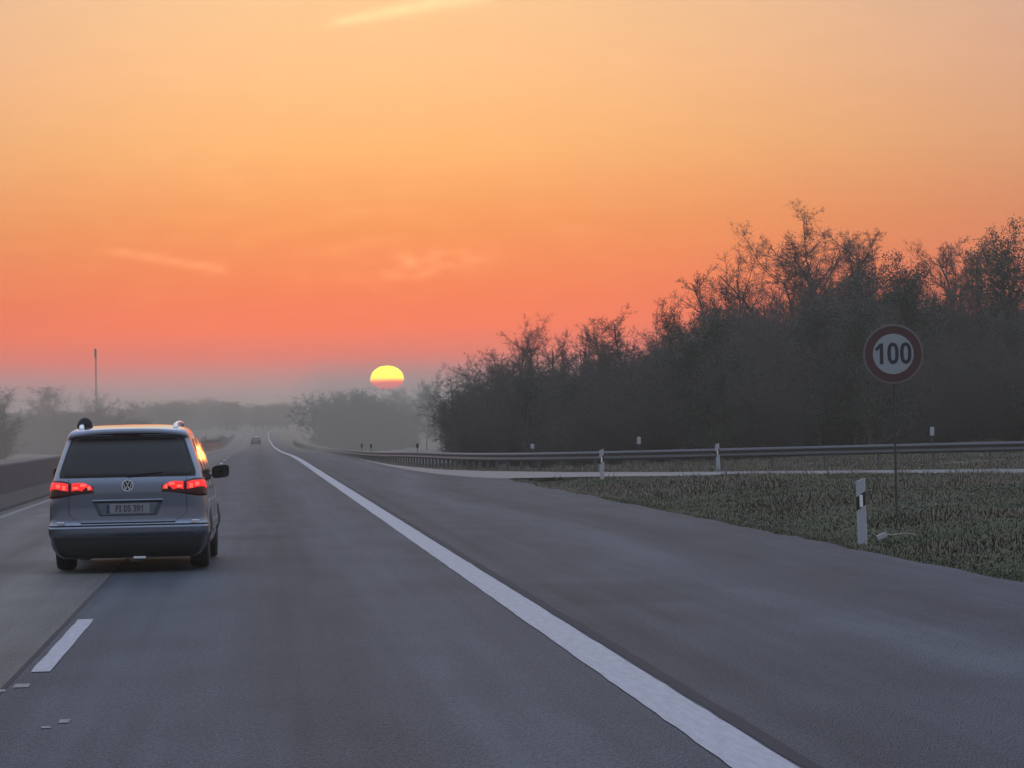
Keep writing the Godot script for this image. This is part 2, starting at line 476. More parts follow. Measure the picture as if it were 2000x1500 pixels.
func make_roads() -> void:
	var road := Node3D.new(); road.name = "road"; add_child(road); tag(road, "", "", "", "structure")
	part("passing_lane", strip(fixed(-5.75), fixed(-1.68), -400, 2500, 0.0, 4), mats.asphalt_pale, road)
	part("driving_lane", strip(fixed(-1.68), fixed(2.72), -400, 2500, 0.0, 4), mats.asphalt_dark, road)
	part("hard_shoulder", strip(fixed(2.72), ragged_edge, -400, 2500, 0.0, 6), mats.asphalt_side, road)
	part("lane_joint", strip(fixed(-1.70), fixed(-1.66), -40, 700, 0.003, 1, 1.0, 0.004), mats.tar, road)
	part("shoulder_joint", strip(fixed(2.625), fixed(2.72), -40, 700, 0.003, 1, 0.7, 0.012), mats.tar, road)
	part("right_edge_line", strip(fixed(2.29), fixed(2.60), -40, 2200, 0.006, 3, 0.3, 0.006), mats.road_paint, road)
	part("left_edge_line", strip(fixed(-5.16), fixed(-5.01), -40, 2200, 0.006, 1, 0.5, 0.012), mats.worn_paint, road)
	var s := 4.0
	while s < 900.0:
		part("lane_dash", strip(fixed(-1.60), fixed(-1.455), s, s + 6.0, 0.006, 2, 0.2, 0.007), mats.road_paint, road)
		s += 18.0
	# scraps of an old marking beside the lane joint
	for d in [[-1.62, 20.7, 0.10, 0.30], [-1.70, 20.4, 0.05, 0.18], [-1.16, 18.1, 0.06, 0.22], [-1.24, 17.8, 0.05, 0.12]]:
		part("paint_scrap", strip(fixed(d[0]), fixed(d[0] + d[2]), d[1], d[1] + d[3], 0.005, 2, 0.05, 0.012), mats.worn_paint, road)
	# slip road that joins from the right
	var ramp := Node3D.new(); ramp.name = "slip_road"; add_child(ramp); tag(ramp, "", "", "", "structure")
	var b := Buf.new()
	var far_side := ramp_far + [Vector2(8.2, 108.5), Vector2(7.1, 114), Vector2(6.35, 124), Vector2(5.9, 134), Vector2(5.5, 158)]
	var near_side := ramp_near + [Vector2(6.9, 97), Vector2(6.3, 104), Vector2(5.85, 115), Vector2(5.6, 127), Vector2(5.45, 157)]
	for k in far_side.size():
		var p: Vector2 = near_side[k]; var q: Vector2 = far_side[k]
		for i in 3:
			var m := p.lerp(q, i / 2.0)
			b.put(at(m.x, m.y, 0.004), Vector3.UP, m, Vector2((m.x + 6.0) / 16.0, m.y / 96.0))
	for k in far_side.size() - 1:
		for i in 2:
			var q := k * 3 + i
			b.face(q, q + 1, q + 4); b.face(q, q + 4, q + 3)
	part("surface", b.done(), mats.slip_asphalt, ramp)
	b = Buf.new()
	for k in ramp_far.size():
		var p: Vector2 = ramp_near[k]; var q: Vector2 = ramp_far[k]
		for i in 2:
			var m := q.lerp(p, 0.09 - 0.045 * i)
			b.put(at(m.x, m.y, 0.010), Vector3.UP, m)
	for k in ramp_far.size() - 1:
		b.face(k * 2, k * 2 + 1, k * 2 + 3); b.face(k * 2, k * 2 + 3, k * 2 + 2)
	part("edge_line", b.done(), mats.worn_paint, ramp)
	var other := top("opposite_carriageway", strip(fixed(-16.2), fixed(-6.6), -400, 2500, 0.0, 2), mats.asphalt_pale)
	tag(other, "", "", "", "structure")
	# ground
	var g := Buf.new()
	var ss := [-2400.0, -1200.0, -600.0, -300.0, -150.0, -90.0]
	s = -60.0
	while s < 2700.0:
		ss.append(s)
		s += 4.0 if s < 22.0 else 1.5 if s < 132.0 else 5.0 if s < 420.0 else s * 0.035
	ss.append(3000.0)
	var ll := [-1100.0, -800.0, -560.0, -400.0, -280.0, -200.0, -150.0, -115.0, -90.0, -70.0, -55.0, -44.0, -36.0, -30.0, -26.0, -22.0, -19.0, -16.7, -12.0, -6.0, 0.0, 4.0, 5.0, 5.6, 6.2, 6.8, 7.3]
	var l := 7.65
	while l < 34.0:
		ll.append(l); l += 0.5 if l < 13.0 else 0.8
	while l < 1100.0:
		ll.append(l); l *= 1.12
	for a in ss:
		for c in ll:
			g.put(at(c, a, ground(c, a)), Vector3.UP, Vector2(c, a))
	var w := ll.size()
	for j in ss.size():
		for i in w:
			var p := g.v
			var n := (p[mini(j + 1, ss.size() - 1) * w + i] - p[maxi(j - 1, 0) * w + i]).cross(p[j * w + mini(i + 1, w - 1)] - p[j * w + maxi(i - 1, 0)]).normalized()
			g.n[j * w + i] = n if n.y > 0.0 else -n
	for j in ss.size() - 1:
		for i in w - 1:
			var q := j * w + i
			g.face(q, q + 1, q + w + 1); g.face(q, q + w + 1, q + w)
	tag(top("ground", g.done(), mats.soil), "", "", "", "structure")

# ------------------------------------------------------------------ grass
func tuft(seed_: int, blades: int, tall: float, spread: float) -> ArrayMesh:
	var r := RandomNumberGenerator.new(); r.seed = seed_
	var b := Buf.new()
	for k in blades:
		var a := r.randf() * TAU
		var p := Vector3(r.randfn(0.0, spread), 0.0, r.randfn(0.0, spread))
		var out := Vector3(cos(a), 0, sin(a))
		var side := Vector3(-sin(a + r.randf_range(-1, 1)), 0, cos(a))
		var h := tall * r.randf_range(0.5, 1.0)
		var wd := 0.0045 * r.randf_range(0.7, 1.5)
		var m := p + Vector3.UP * h * 0.6 + out * h * 0.12
		var t := p + Vector3.UP * h * r.randf_range(0.75, 1.0) + out * h * r.randf_range(0.25, 0.7)
		var nn := (out * -0.12 + Vector3.UP).normalized()
		var i := b.put(p - side * wd, nn); b.put(p + side * wd, nn); b.put(m + side * wd * 0.8, nn); b.put(m - side * wd * 0.8, nn); b.put(t, nn)
		b.face(i, i + 1, i + 2); b.face(i, i + 2, i + 3); b.face(i + 3, i + 2, i + 4)
	return b.done()

func make_grass() -> void:
	var patchy := FastNoiseLite.new(); patchy.seed = 9; patchy.frequency = 0.22
	var lists := [[], [], []]
	var tries := 0
	while tries < 330000:
		tries += 1
		var s := 24.0 + 130.0 * pow(rng.randf(), 1.5)
		var lat := ragged_edge(s) - 0.10 + pow(rng.randf(), 1.3) * (14.0 + s * 0.22)
		var q := ramp_side(lat, s)
		if s > 90.0 and q.x < 0.15 and lat > 7.7 and q.y < 0.0: continue
		if q.y < 0.0 and q.x < 0.15 and lat > 8.0: continue
		if (lat - 1.0) * 1.0 > (s * 0.29 + 3.0): continue
		var n := patchy.get_noise_2d(lat, s)
		if rng.randf() > 0.65 + n * 0.9: continue
		var green := clampf(0.5 + 1.2 * patchy.get_noise_2d(lat * 0.4 + 70.0, s * 0.4) + (0.25 if s < 44.0 else 0.0) - (s - 60.0) * 0.006, 0.0, 1.0)
		var c := Color(0.150, 0.122, 0.078).lerp(Color(0.080, 0.094, 0.042), green) * rng.randf_range(0.8, 1.15)
		c.a = 1.0
		var sc := rng.randf_range(0.55, 1.25) * (0.75 + 0.5 * smoothstep(0.2, 2.5, lat - right_edge(s)))
		var bas := Basis(Vector3.UP, rng.randf() * TAU).scaled(Vector3(sc, sc * rng.randf_range(0.7, 1.2), sc))
		lists[0 if green > 0.55 else 1 if rng.randf() < 0.94 else 2].append([Transform3D(bas, spot(lat, s) - Vector3(0, 0.012, 0)), c])
	var holder := Node3D.new(); holder.name = "grass"; add_child(holder); tag(holder, "rough grass on the verge and between the slip road and the motorway", "grass", "", "stuff")
	for k in 3:
		var mm := MultiMesh.new()
		mm.transform_format = MultiMesh.TRANSFORM_3D; mm.use_colors = true
		mm.mesh = [tuft(1, 20, 0.060, 0.11), tuft(2, 18, 0.080, 0.12), tuft(3, 7, 0.22, 0.05)][k]
		mm.instance_count = lists[k].size()
		for i in lists[k].size():
			mm.set_instance_transform(i, lists[k][i][0]); mm.set_instance_color(i, lists[k][i][1])
		var o := MultiMeshInstance3D.new(); o.name = ["short_blades", "dry_blades", "tall_stalks"][k]; o.multimesh = mm; o.material_override = mats.grass_blade
		holder.add_child(o, true); tag(o, "", "", "", "stuff")

# ------------------------------------------------------------------ trees
func turned(d: Vector3, ang: float, roll: float) -> Vector3:
	var a := d.cross(Vector3.UP if absf(d.y) < 0.95 else Vector3.RIGHT).normalized()
	return d.rotated(a, ang).rotated(d, roll)

func grow(wood: Buf, twigs: Buf, leaves: Buf, p: Vector3, d: Vector3, length: float, r: float, level: int, c: Dictionary) -> void:
	var last: bool = level >= c.levels - 1
	var ns: int = [7, 5, 4, 2, 1, 1][level]
	if last: ns = 1
	var sides: int = [8, 5, 4, 3, 3, 3][level]
	var buf := wood if level < c.wood else twigs
	var kids: int = c.kids[level] if not last else 0
	var q := p; var dir := d; var rr := r
	var roll := rng.randf() * TAU
	var born := 0
	for i in ns:
		var t1 := float(i + 1) / ns
		dir = (dir + Vector3(rng.randfn(), rng.randfn() * 0.6, rng.randfn()) * float(c.wig) + Vector3.UP * float(c.up[level])).normalized()
		var e := q + dir * length / ns
		var r1 := r * lerpf(1.0, float(c.taper), t1)
		if last: buf.spike(q, e, maxf(rr, float(c.fine)))
		else: buf.tube(q, e, rr, r1, sides)
		if kids > 0 and t1 >= float(c.bare[level]):
			var want := int(round(kids * (t1 - float(c.bare[level]) + 1.0 / ns) / (1.0 - float(c.bare[level]) + 1.0 / ns)))
			while born < want:
				born += 1
				roll += 2.4 + rng.randf_range(-0.5, 0.5)
				var f := rng.randf()
				var st := q.lerp(e, f)
				var cl: float = length * float(c.ratio[level]) * rng.randf_range(0.7, 1.15) * lerpf(1.1, 0.65, t1)
				var cd := turned(dir, float(c.angle[level]) * rng.randf_range(0.75, 1.25), roll)
				grow(wood, twigs, leaves, st, cd, cl, lerpf(rr, r1, f) * float(c.thin), level + 1, c)
		q = e; rr = r1
	if leaves and level >= 2:
		for k in int(c.leaf):
			var o := q + Vector3(rng.randfn(), rng.randfn(), rng.randfn()) * float(c.puff)
			var nn := Vector3(rng.randfn(), rng.randfn() + 0.7, rng.randfn()).normalized()
			var a := nn.cross(Vector3(rng.randfn(), rng.randfn(), rng.randfn())).normalized()
			var b := nn.cross(a)
			var z: float = float(c.size) * rng.randf_range(0.6, 1.3)
			var i := leaves.put(o - a * z, nn); leaves.put(o + b * z * 0.6, nn); leaves.put(o + a * z, nn); leaves.put(o - b * z * 0.6, nn)
			leaves.face(i, i + 1, i + 2); leaves.face(i, i + 2, i + 3)

var kinds := {}
func make_kind(called: String, seed_: int, c: Dictionary, category: String, stems := 1) -> void:
	rng.seed = seed_
	var wood := Buf.new(); var twigs := Buf.new()
	var leaves: Buf = Buf.new() if c.has("leaf") else null
	if stems == 1:
		grow(wood, twigs, leaves, Vector3(0, -0.01, 0), Vector3.UP, c.h * 0.98, c.r, 0, c)
	else:
		for k in stems:
			var a := TAU * k / stems + rng.randf() * 0.6
			var lean := rng.randf_range(0.1, 0.75)
			var d := Vector3(cos(a) * lean, 1.0, sin(a) * lean).normalized()
			grow(wood, twigs, leaves, Vector3(cos(a), 0, sin(a)) * rng.randf_range(0.05, 0.5), d, c.h * rng.randf_range(0.6, 1.0), c.r * rng.randf_range(0.6, 1.0), 1, c)
	var hi := 0.0
	var tip := Vector3.ZERO
	for b in [wood, twigs]:
		for p in b.v:
			if p.y > hi: tip = p
			hi = maxf(hi, p.y)
	var o := Node3D.new()
	part("trunk" if stems == 1 else "stems", wood.done(), mats[c.bark], o)
	part("crown", twigs.done(), mats[c.twig], o)
	if leaves: part("foliage", leaves.done(), mats[c.green], o)
	kinds[called] = [o, hi, category, Vector3(tip.x, 0, tip.z)]
	print(called, " height ", hi, " tris ", (wood.idx.size() + twigs.idx.size() + (leaves.idx.size() if leaves else 0)) / 3)

func plant(kind: String, called: String, label: String, lat: float, s: float, height: float, wide := 1.0, group := "", centred := false) -> void:
	var k: Array = kinds[kind]
	var o: Node3D = k[0].duplicate()
	o.name = numbered(called)
	add_child(o, true)
	var g: float = height / k[1]
	o.position = spot(lat, s) - Vector3(0, 0.05, 0)
	o.rotation.y = rng.randf() * TAU
	o.scale = Vector3(g * wide, g, g * wide)
	if centred: o.position -= (k[3] as Vector3).rotated(Vector3.UP, o.rotation.y) * g * wide * 0.85
	tag(o, label, k[2], group)

func make_trees() -> void:
	var bare := {"h": 11.0, "r": 0.20, "levels": 5, "wood": 2, "wig": 0.11, "up": [0.02, 0.045, 0.05, 0.03, 0.0], "taper": 0.30, "thin": 0.58, "kids": [17, 10, 8, 6], "bare": [0.24, 0.2, 0.15, 0.1], "ratio": [0.46, 0.48, 0.52, 0.8], "angle": [0.95, 0.85, 0.85, 0.9], "fine": 0.0105, "bark": "bark", "twig": "twig"}
	var forked := bare.duplicate(true); forked.merge({"kids": [10, 13, 9, 6], "ratio": [0.62, 0.44, 0.52, 0.8], "angle": [0.75, 0.8, 0.85, 0.9], "bare": [0.34, 0.2, 0.15, 0.1], "up": [0.02, 0.06, 0.05, 0.02, 0.0], "h": 10.0}, true)
	var slim := bare.duplicate(true); slim.merge({"h": 12.0, "r": 0.13, "kids": [22, 8, 7, 6], "ratio": [0.24, 0.5, 0.5, 0.6], "angle": [0.6, 0.7, 0.75, 0.8], "bare": [0.2, 0.15, 0.1, 0.1], "bark": "bark_pale"}, true)
	var ivy := bare.duplicate(true); ivy.merge({"h": 9.0, "levels": 4, "kids": [22, 8, 6], "bare": [0.10, 0.2, 0.1], "ratio": [0.36, 0.5, 0.5], "leaf": 12, "puff": 0.17, "size": 0.056, "green": "ivy"}, true)
	var shrub := {"h": 5.0, "r": 0.055, "levels": 5, "wood": 2, "wig": 0.12, "up": [0.0, 0.04, 0.03, 0.02, 0.0], "taper": 0.3, "thin": 0.6, "kids": [0, 13, 9, 7], "bare": [0.0, 0.05, 0.1, 0.1], "ratio": [0.4, 0.42, 0.5, 0.6], "angle": [0.6, 0.7, 0.85, 0.9], "fine": 0.0105, "bark": "bark", "twig": "twig"}
	make_kind("bare_a", 101, bare, "tree"); make_kind("bare_b", 102, bare, "tree")
	make_kind("forked_a", 103, forked, "tree"); make_kind("forked_b", 104, forked, "tree")
	make_kind("slim_a", 105, slim, "tree"); make_kind("slim_b", 106, slim, "tree")
	make_kind("ivy_a", 107, ivy, "tree"); make_kind("ivy_b", 108, ivy, "tree")
	make_kind("shrub_a", 109, shrub, "shrub", 11); make_kind("shrub_b", 110, shrub, "shrub", 13); make_kind("shrub_c", 111, shrub, "shrub", 9)
	var low := shrub.duplicate(true); low.merge({"h": 2.6, "r": 0.035, "leaf": 1, "puff": 0.12, "size": 0.05, "green": "hedge", "kids": [0, 8, 5, 4]}, true)
	make_kind("median_bush", 112, low, "bush", 9)
	rng.seed = 500
	# trees that stand out against the sky on the right, from right to left: kind, name, label, lateral, ahead, height, width
	var P := func(kind, called, label, lat, s, y, wide): plant(kind, called, label, lat, s, y - spot(lat, s).y, wide, "", true)
	P.call("forked_a", "forked_tree", "tallest bare tree, its forked crown rising highest over the right-hand thicket", 30.2, 170.0, 13.95, 1.25)
	P.call("forked_b", "forked_tree", "bare tree just left of and almost as tall as the tallest forked tree", 28.8, 173.0, 13.2, 0.9)
	P.call("bare_a", "bare_tree", "bare tree on the left shoulder of the tallest clump, a third lower", 27.2, 168.0, 11.4, 0.7)
	P.call("slim_a", "slim_tree", "slim bare tree just right of the tallest forked tree", 33.3, 176.0, 12.9, 1.7)
	P.call("bare_b", "bare_tree", "twiggy bare tree between the tallest clump and the ivy-clad pair", 32.6, 166.0, 12.1, 1.05)
	P.call("bare_a", "bare_tree", "bare crown showing over the left ivy-clad tree above the speed sign", 34.05, 167.0, 11.9, 0.7)
	P.call("ivy_a", "ivy_tree", "dark ivy-clad tree to the upper left of the speed sign", 32.1, 158.0, 9.9, 1.0)
	P.call("ivy_b", "ivy_tree", "dark ivy-clad tree directly above the speed sign", 33.2, 156.0, 10.1, 0.95)
	P.call("forked_b", "forked_tree", "open bare tree with sky showing through it, right above the speed sign", 38.3, 171.0, 11.8, 1.0)
	P.call("bare_b", "bare_tree", "thin bare tree in the gap right of the speed sign", 40.1, 174.0, 11.7, 0.65)
	P.call("slim_b", "slim_tree", "slim pale tree between the open gap and the dark ivy tree at the right edge", 39.3, 166.0, 11.6, 1.2)
	P.call("ivy_a", "ivy_tree", "large dark ivy-clad tree near the right edge of the view", 36.6, 150.0, 10.2, 1.0)
	P.call("slim_a", "slim_tree", "slim bare top rising behind the large ivy-clad tree at the right edge", 41.4, 168.0, 12.3, 1.2)
	P.call("ivy_b", "ivy_tree", "rightmost ivy-clad tree, its spire cut by the edge of the view", 39.1, 154.0, 11.6, 0.75)
	P.call("ivy_a", "ivy_tree", "ivy-clad tree just outside the right edge", 41.0, 149.0, 11.1, 0.9)
	P.call("slim_b", "slim_tree", "slim bare tree halfway down the left slope of the tallest clump", 25.4, 166.0, 10.3, 1.1)
	P.call("bare_a", "bare_tree", "spreading bare tree at the foot of the left slope of the tallest clump", 24.4, 161.0, 8.8, 0.75)
	P.call("forked_a", "forked_tree", "small forked bare tree left of the tallest clump", 23.2, 163.0, 8.5, 0.7)
	P.call("ivy_b", "ivy_tree", "small dark ivy-topped tree standing alone on the thicket skyline", 19.95, 148.0, 7.6, 0.55)
	P.call("slim_a", "slim_tree", "slim bare tree left of the small ivy-topped tree", 20.1, 162.0, 8.1, 1.3)
	P.call("bare_b", "bare_tree", "low bare crown left of the small ivy-topped tree", 19.4, 166.0, 7.5, 0.9)
	P.call("slim_b", "slim_tree", "right one of two thin upright saplings on the skyline", 18.2, 168.0, 7.25, 0.6)
	P.call("slim_a", "slim_tree", "left one of two thin upright saplings on the skyline", 17.2, 166.0, 7.0, 0.6)
	P.call("forked_b", "forked_tree", "bare pointed tree forming the peak left of the two thin saplings", 16.4, 176.0, 8.2, 0.8)
	P.call("bare_a", "bare_tree", "low bare tree between the pointed peak and the two thin saplings", 16.9, 172.0, 7.0, 0.9)
	P.call("bare_b", "bare_tree", "rounded bare tree on the left slope below the pointed peak", 15.4, 180.0, 7.2, 1.0)
	P.call("bare_a", "bare_tree", "bare tree low on the left slope of the thicket", 14.5, 184.0, 6.4, 1.0)
	P.call("forked_a", "forked_tree", "bare tree at the left end of the dense thicket", 14.0, 192.0, 6.1, 0.95)
	P.call("forked_b", "forked_tree", "right one of the open bare trees between the sun and the thicket", 19.2, 290.0, 7.3, 0.85)
	P.call("forked_a", "forked_tree", "middle one of the open bare trees between the sun and the thicket", 18.2, 300.0, 7.2, 0.85)
	P.call("bare_b", "bare_tree", "leftmost of the open bare trees, nearest to the sun", 17.2, 306.0, 6.2, 0.8)
	# the thicket: rows of shrubs under those trees
	var lats := [9.7, 10.4, 11.5, 12.8, 15.3, 17.8, 20.4, 22.9, 24.2, 26.8, 29.1, 30.7, 32.2, 33.2, 35.3, 37.1, 40.0, 43.6, 60.0]
	var tops := [3.2, 4.2, 4.9, 5.4, 5.3, 5.9, 6.5, 7.1, 7.8, 7.7, 8.4, 8.6, 7.6, 6.7, 6.6, 8.3, 8.6, 8.6, 8.6]
	var sorts := ["shrub_a", "shrub_b", "shrub_c"]
	for row in [[124.0, 0.58, 1.5], [133.0, 0.74, 1.5], [142.0, 0.86, 1.5], [152.0, 0.95, 1.6], [166.0, 0.97, 1.8], [184.0, 0.98, 2.2]]:
		var l := maxf(9.8, 0.0695 * (row[0] as float))
		while l < (row[0] as float) * 0.285:
			var s: float = row[0] + rng.randf_range(-3.5, 3.5)
			var same: float = l * 150.0 / s
			var y: float = curve(lats, tops, same) * s / 150.0 * rng.randf_range(0.86, 1.06) * float(row[1])
			plant(sorts[rng.randi() % 3], "thicket_shrub", "dense bare shrub in the dark thicket behind the right-hand guardrail", l, s, y, rng.randf_range(0.8, 1.15), "bare shrubs in the thicket behind the guardrail")
			l += float(row[2]) * rng.randf_range(0.8, 1.25)
	# ivy and bramble growth low in the thicket
	for k in 26:
		var s := rng.randf_range(117.0, 150.0)
		var l := rng.randf_range(11.0, s * 0.27)
		plant(["ivy_a", "ivy_b"][k % 2], "thicket_ivy", "ivy-grown small tree deep in the dark thicket", l, s, curve(lats, tops, l * 150.0 / s) * rng.randf_range(0.5, 0.85), rng.randf_range(0.8, 1.2), "ivy-grown trees in the thicket")
	# hazy bushes under the sun
	for d in [[6.6, 345, 5.7], [7.8, 350, 6.4], [9.4, 358, 6.2], [10.8, 352, 6.2], [12.4, 366, 6.0], [13.8, 358, 5.5], [15.3, 362, 5.0], [16.8, 368, 4.0], [17.8, 360, 2.6], [8.4, 370, 6.2], [10.2, 378, 6.2], [12.0, 384, 6.0], [14.2, 380, 5.3], [7.0, 334, 4.0], [9.0, 336, 4.4], [11.2, 338, 4.6], [13.2, 340, 4.2], [15.2, 344, 3.8], [6.9, 366, 5.8]]:
		plant(sorts[rng.randi() % 3], "roadside_bush", "hazy rounded bush in the copse below the sun", 8.7 + (d[0] - 6.6) * 0.86, d[1], d[2] + 1.1, rng.randf_range(1.0, 1.3), "bushes in the copse below the sun")
	for d in [[17, 600, 9.2], [21.5, 620, 9.3], [26, 640, 9.4], [29.7, 640, 9.1], [31, 600, 8.2], [24.4, 420, 4.4], [36, 620, 9.2], [23, 560, 7.4], [19, 640, 9.0], [28, 600, 8.4], [33.5, 560, 7.5], [41, 600, 8.6], [30, 470, 5.5], [35, 480, 6.0]]:
		plant(["bare_a", "bare_b", "forked_a"][rng.randi() % 3], "hazy_tree", "pale bare tree in the mist behind the copse below the sun", d[0], d[1], d[2] + 1.2, rng.randf_range(1.2, 1.6), "misty trees behind the copse")
	# left-hand side
	P.call("forked_b", "field_tree", "darkest and nearest tree of the left-hand tree line, at the left edge", -24.0, 300.0, 6.4, 1.2)
	P.call("bare_a", "field_tree", "tree beside the nearest tree, cut by the left edge of the view", -25.0, 290.0, 6.2, 1.2)
	P.call("shrub_b", "field_bush", "bush under the nearest tree at the left edge", -25.4, 320.0, 4.0, 1.3)
	P.call("bare_b", "field_tree", "left one of the two tall rounded trees left of the mast", -39.6, 560.0, 10.3, 1.4)
	P.call("bare_a", "field_tree", "right one of the two tall rounded trees left of the mast", -40.0, 600.0, 11.1, 1.5)
	P.call("forked_a", "field_tree", "rounded tree on the slope below the mast, left of its foot", -34.0, 645.0, 10.3, 1.5)
	P.call("forked_b", "field_tree", "pale rounded tree at the foot of the mast", -31.8, 650.0, 10.0, 1.4)
	P.call("bare_b", "field_tree", "small pale tree in the dip right of the mast", -28.4, 700.0, 8.8, 1.3)
	for k in 60:
		var s := rng.randf_range(480.0, 600.0)
		var l := s * rng.randf_range(-0.085, -0.040)
		plant(["shrub_a", "shrub_b", "shrub_c", "shrub_a"][k % 4], "mist_bush", "grey bush in the misty left-hand tree line", l, s, rng.randf_range(5.5, 8.2) * (1.0 if l < -s * 0.055 else 0.78), 1.8, "bushes in the misty left-hand tree line")
	for k in 84:
		var s := rng.randf_range(880.0, 1180.0)
		var f := rng.randf_range(-0.040, 0.016)
		var y := curve([-0.04, -0.032, -0.02, -0.012, -0.006, 0.0, 0.008, 0.016], [11.0, 11.6, 11.9, 11.4, 9.6, 9.4, 9.8, 10.2], f)
		plant(["bare_a", "bare_b", "forked_b", "shrub_a"][k % 4], "distant_tree", "faint tree of the far wood where the road vanishes", f * s - bend(s), s, y * rng.randf_range(0.80, 1.0) - elev(s) * 0.6, 2.2, "trees of the far wood")
	for k in 44:
		var s := rng.randf_range(262.0, 660.0)
		plant("median_bush", "median_bush", "low bush along the central reservation far ahead", -7.0 + rng.randf_range(-0.5, 0.3), s, rng.randf_range(1.2, 2.1), 1.0, "bushes along the central reservation")

# ------------------------------------------------------------------ barriers
func make_median_barrier() -> void:
	var t := thing("concrete_barrier", "dark weathered concrete barrier along the left edge of the carriageway", "barrier", at(-5.75, 0.0))
	var prof := [Vector2(-0.30, 0.0), Vector2(-0.30, 0.08), Vector2(-0.13, 0.34), Vector2(-0.085, 0.97), Vector2(-0.065, 1.0), Vector2(0.065, 1.0), Vector2(0.085, 0.97), Vector2(0.13, 0.34), Vector2(0.30, 0.08), Vector2(0.30, 0.0)]
	var s := 20.0
	while s < 720.0:
		var n := 6.0 if s < 320.0 else 12.0
		var b := Buf.new()
		var a := s + 0.008; var e := s + n - 0.008
		for k in prof.size() - 1:
			b.quad(at(-5.75 + prof[k].x, a, prof[k].y - 0.02) - t.position, at(-5.75 + prof[k + 1].x, a, prof[k + 1].y - 0.02) - t.position, at(-5.75 + prof[k + 1].x, e, prof[k + 1].y - 0.02) - t.position, at(-5.75 + prof[k].x, e, prof[k].y - 0.02) - t.position)
		var mid := at(-5.75, (a + e) * 0.5, 0.4) - t.position
		for z in [a, e]:
			for k in range(1, prof.size() - 1):
				b.tri(at(-5.75 + prof[0].x, z, prof[0].y - 0.02) - t.position, at(-5.75 + prof[k].x, z, prof[k].y - 0.02) - t.position, at(-5.75 + prof[k + 1].x, z, prof[k + 1].y - 0.02) - t.position)
		for k in range(0, b.v.size()):
			if b.n[k].dot(b.v[k] - mid) < 0.0 and absf(b.n[k].z) < 0.5: b.n[k] = -b.n[k]
		var i := b.idx.duplicate(); b.idx.clear()
		for k in range(0, i.size(), 3): b.face(i[k], i[k + 1], i[k + 2])
		part("segment", b.done(), mats.concrete, t)
		s += n

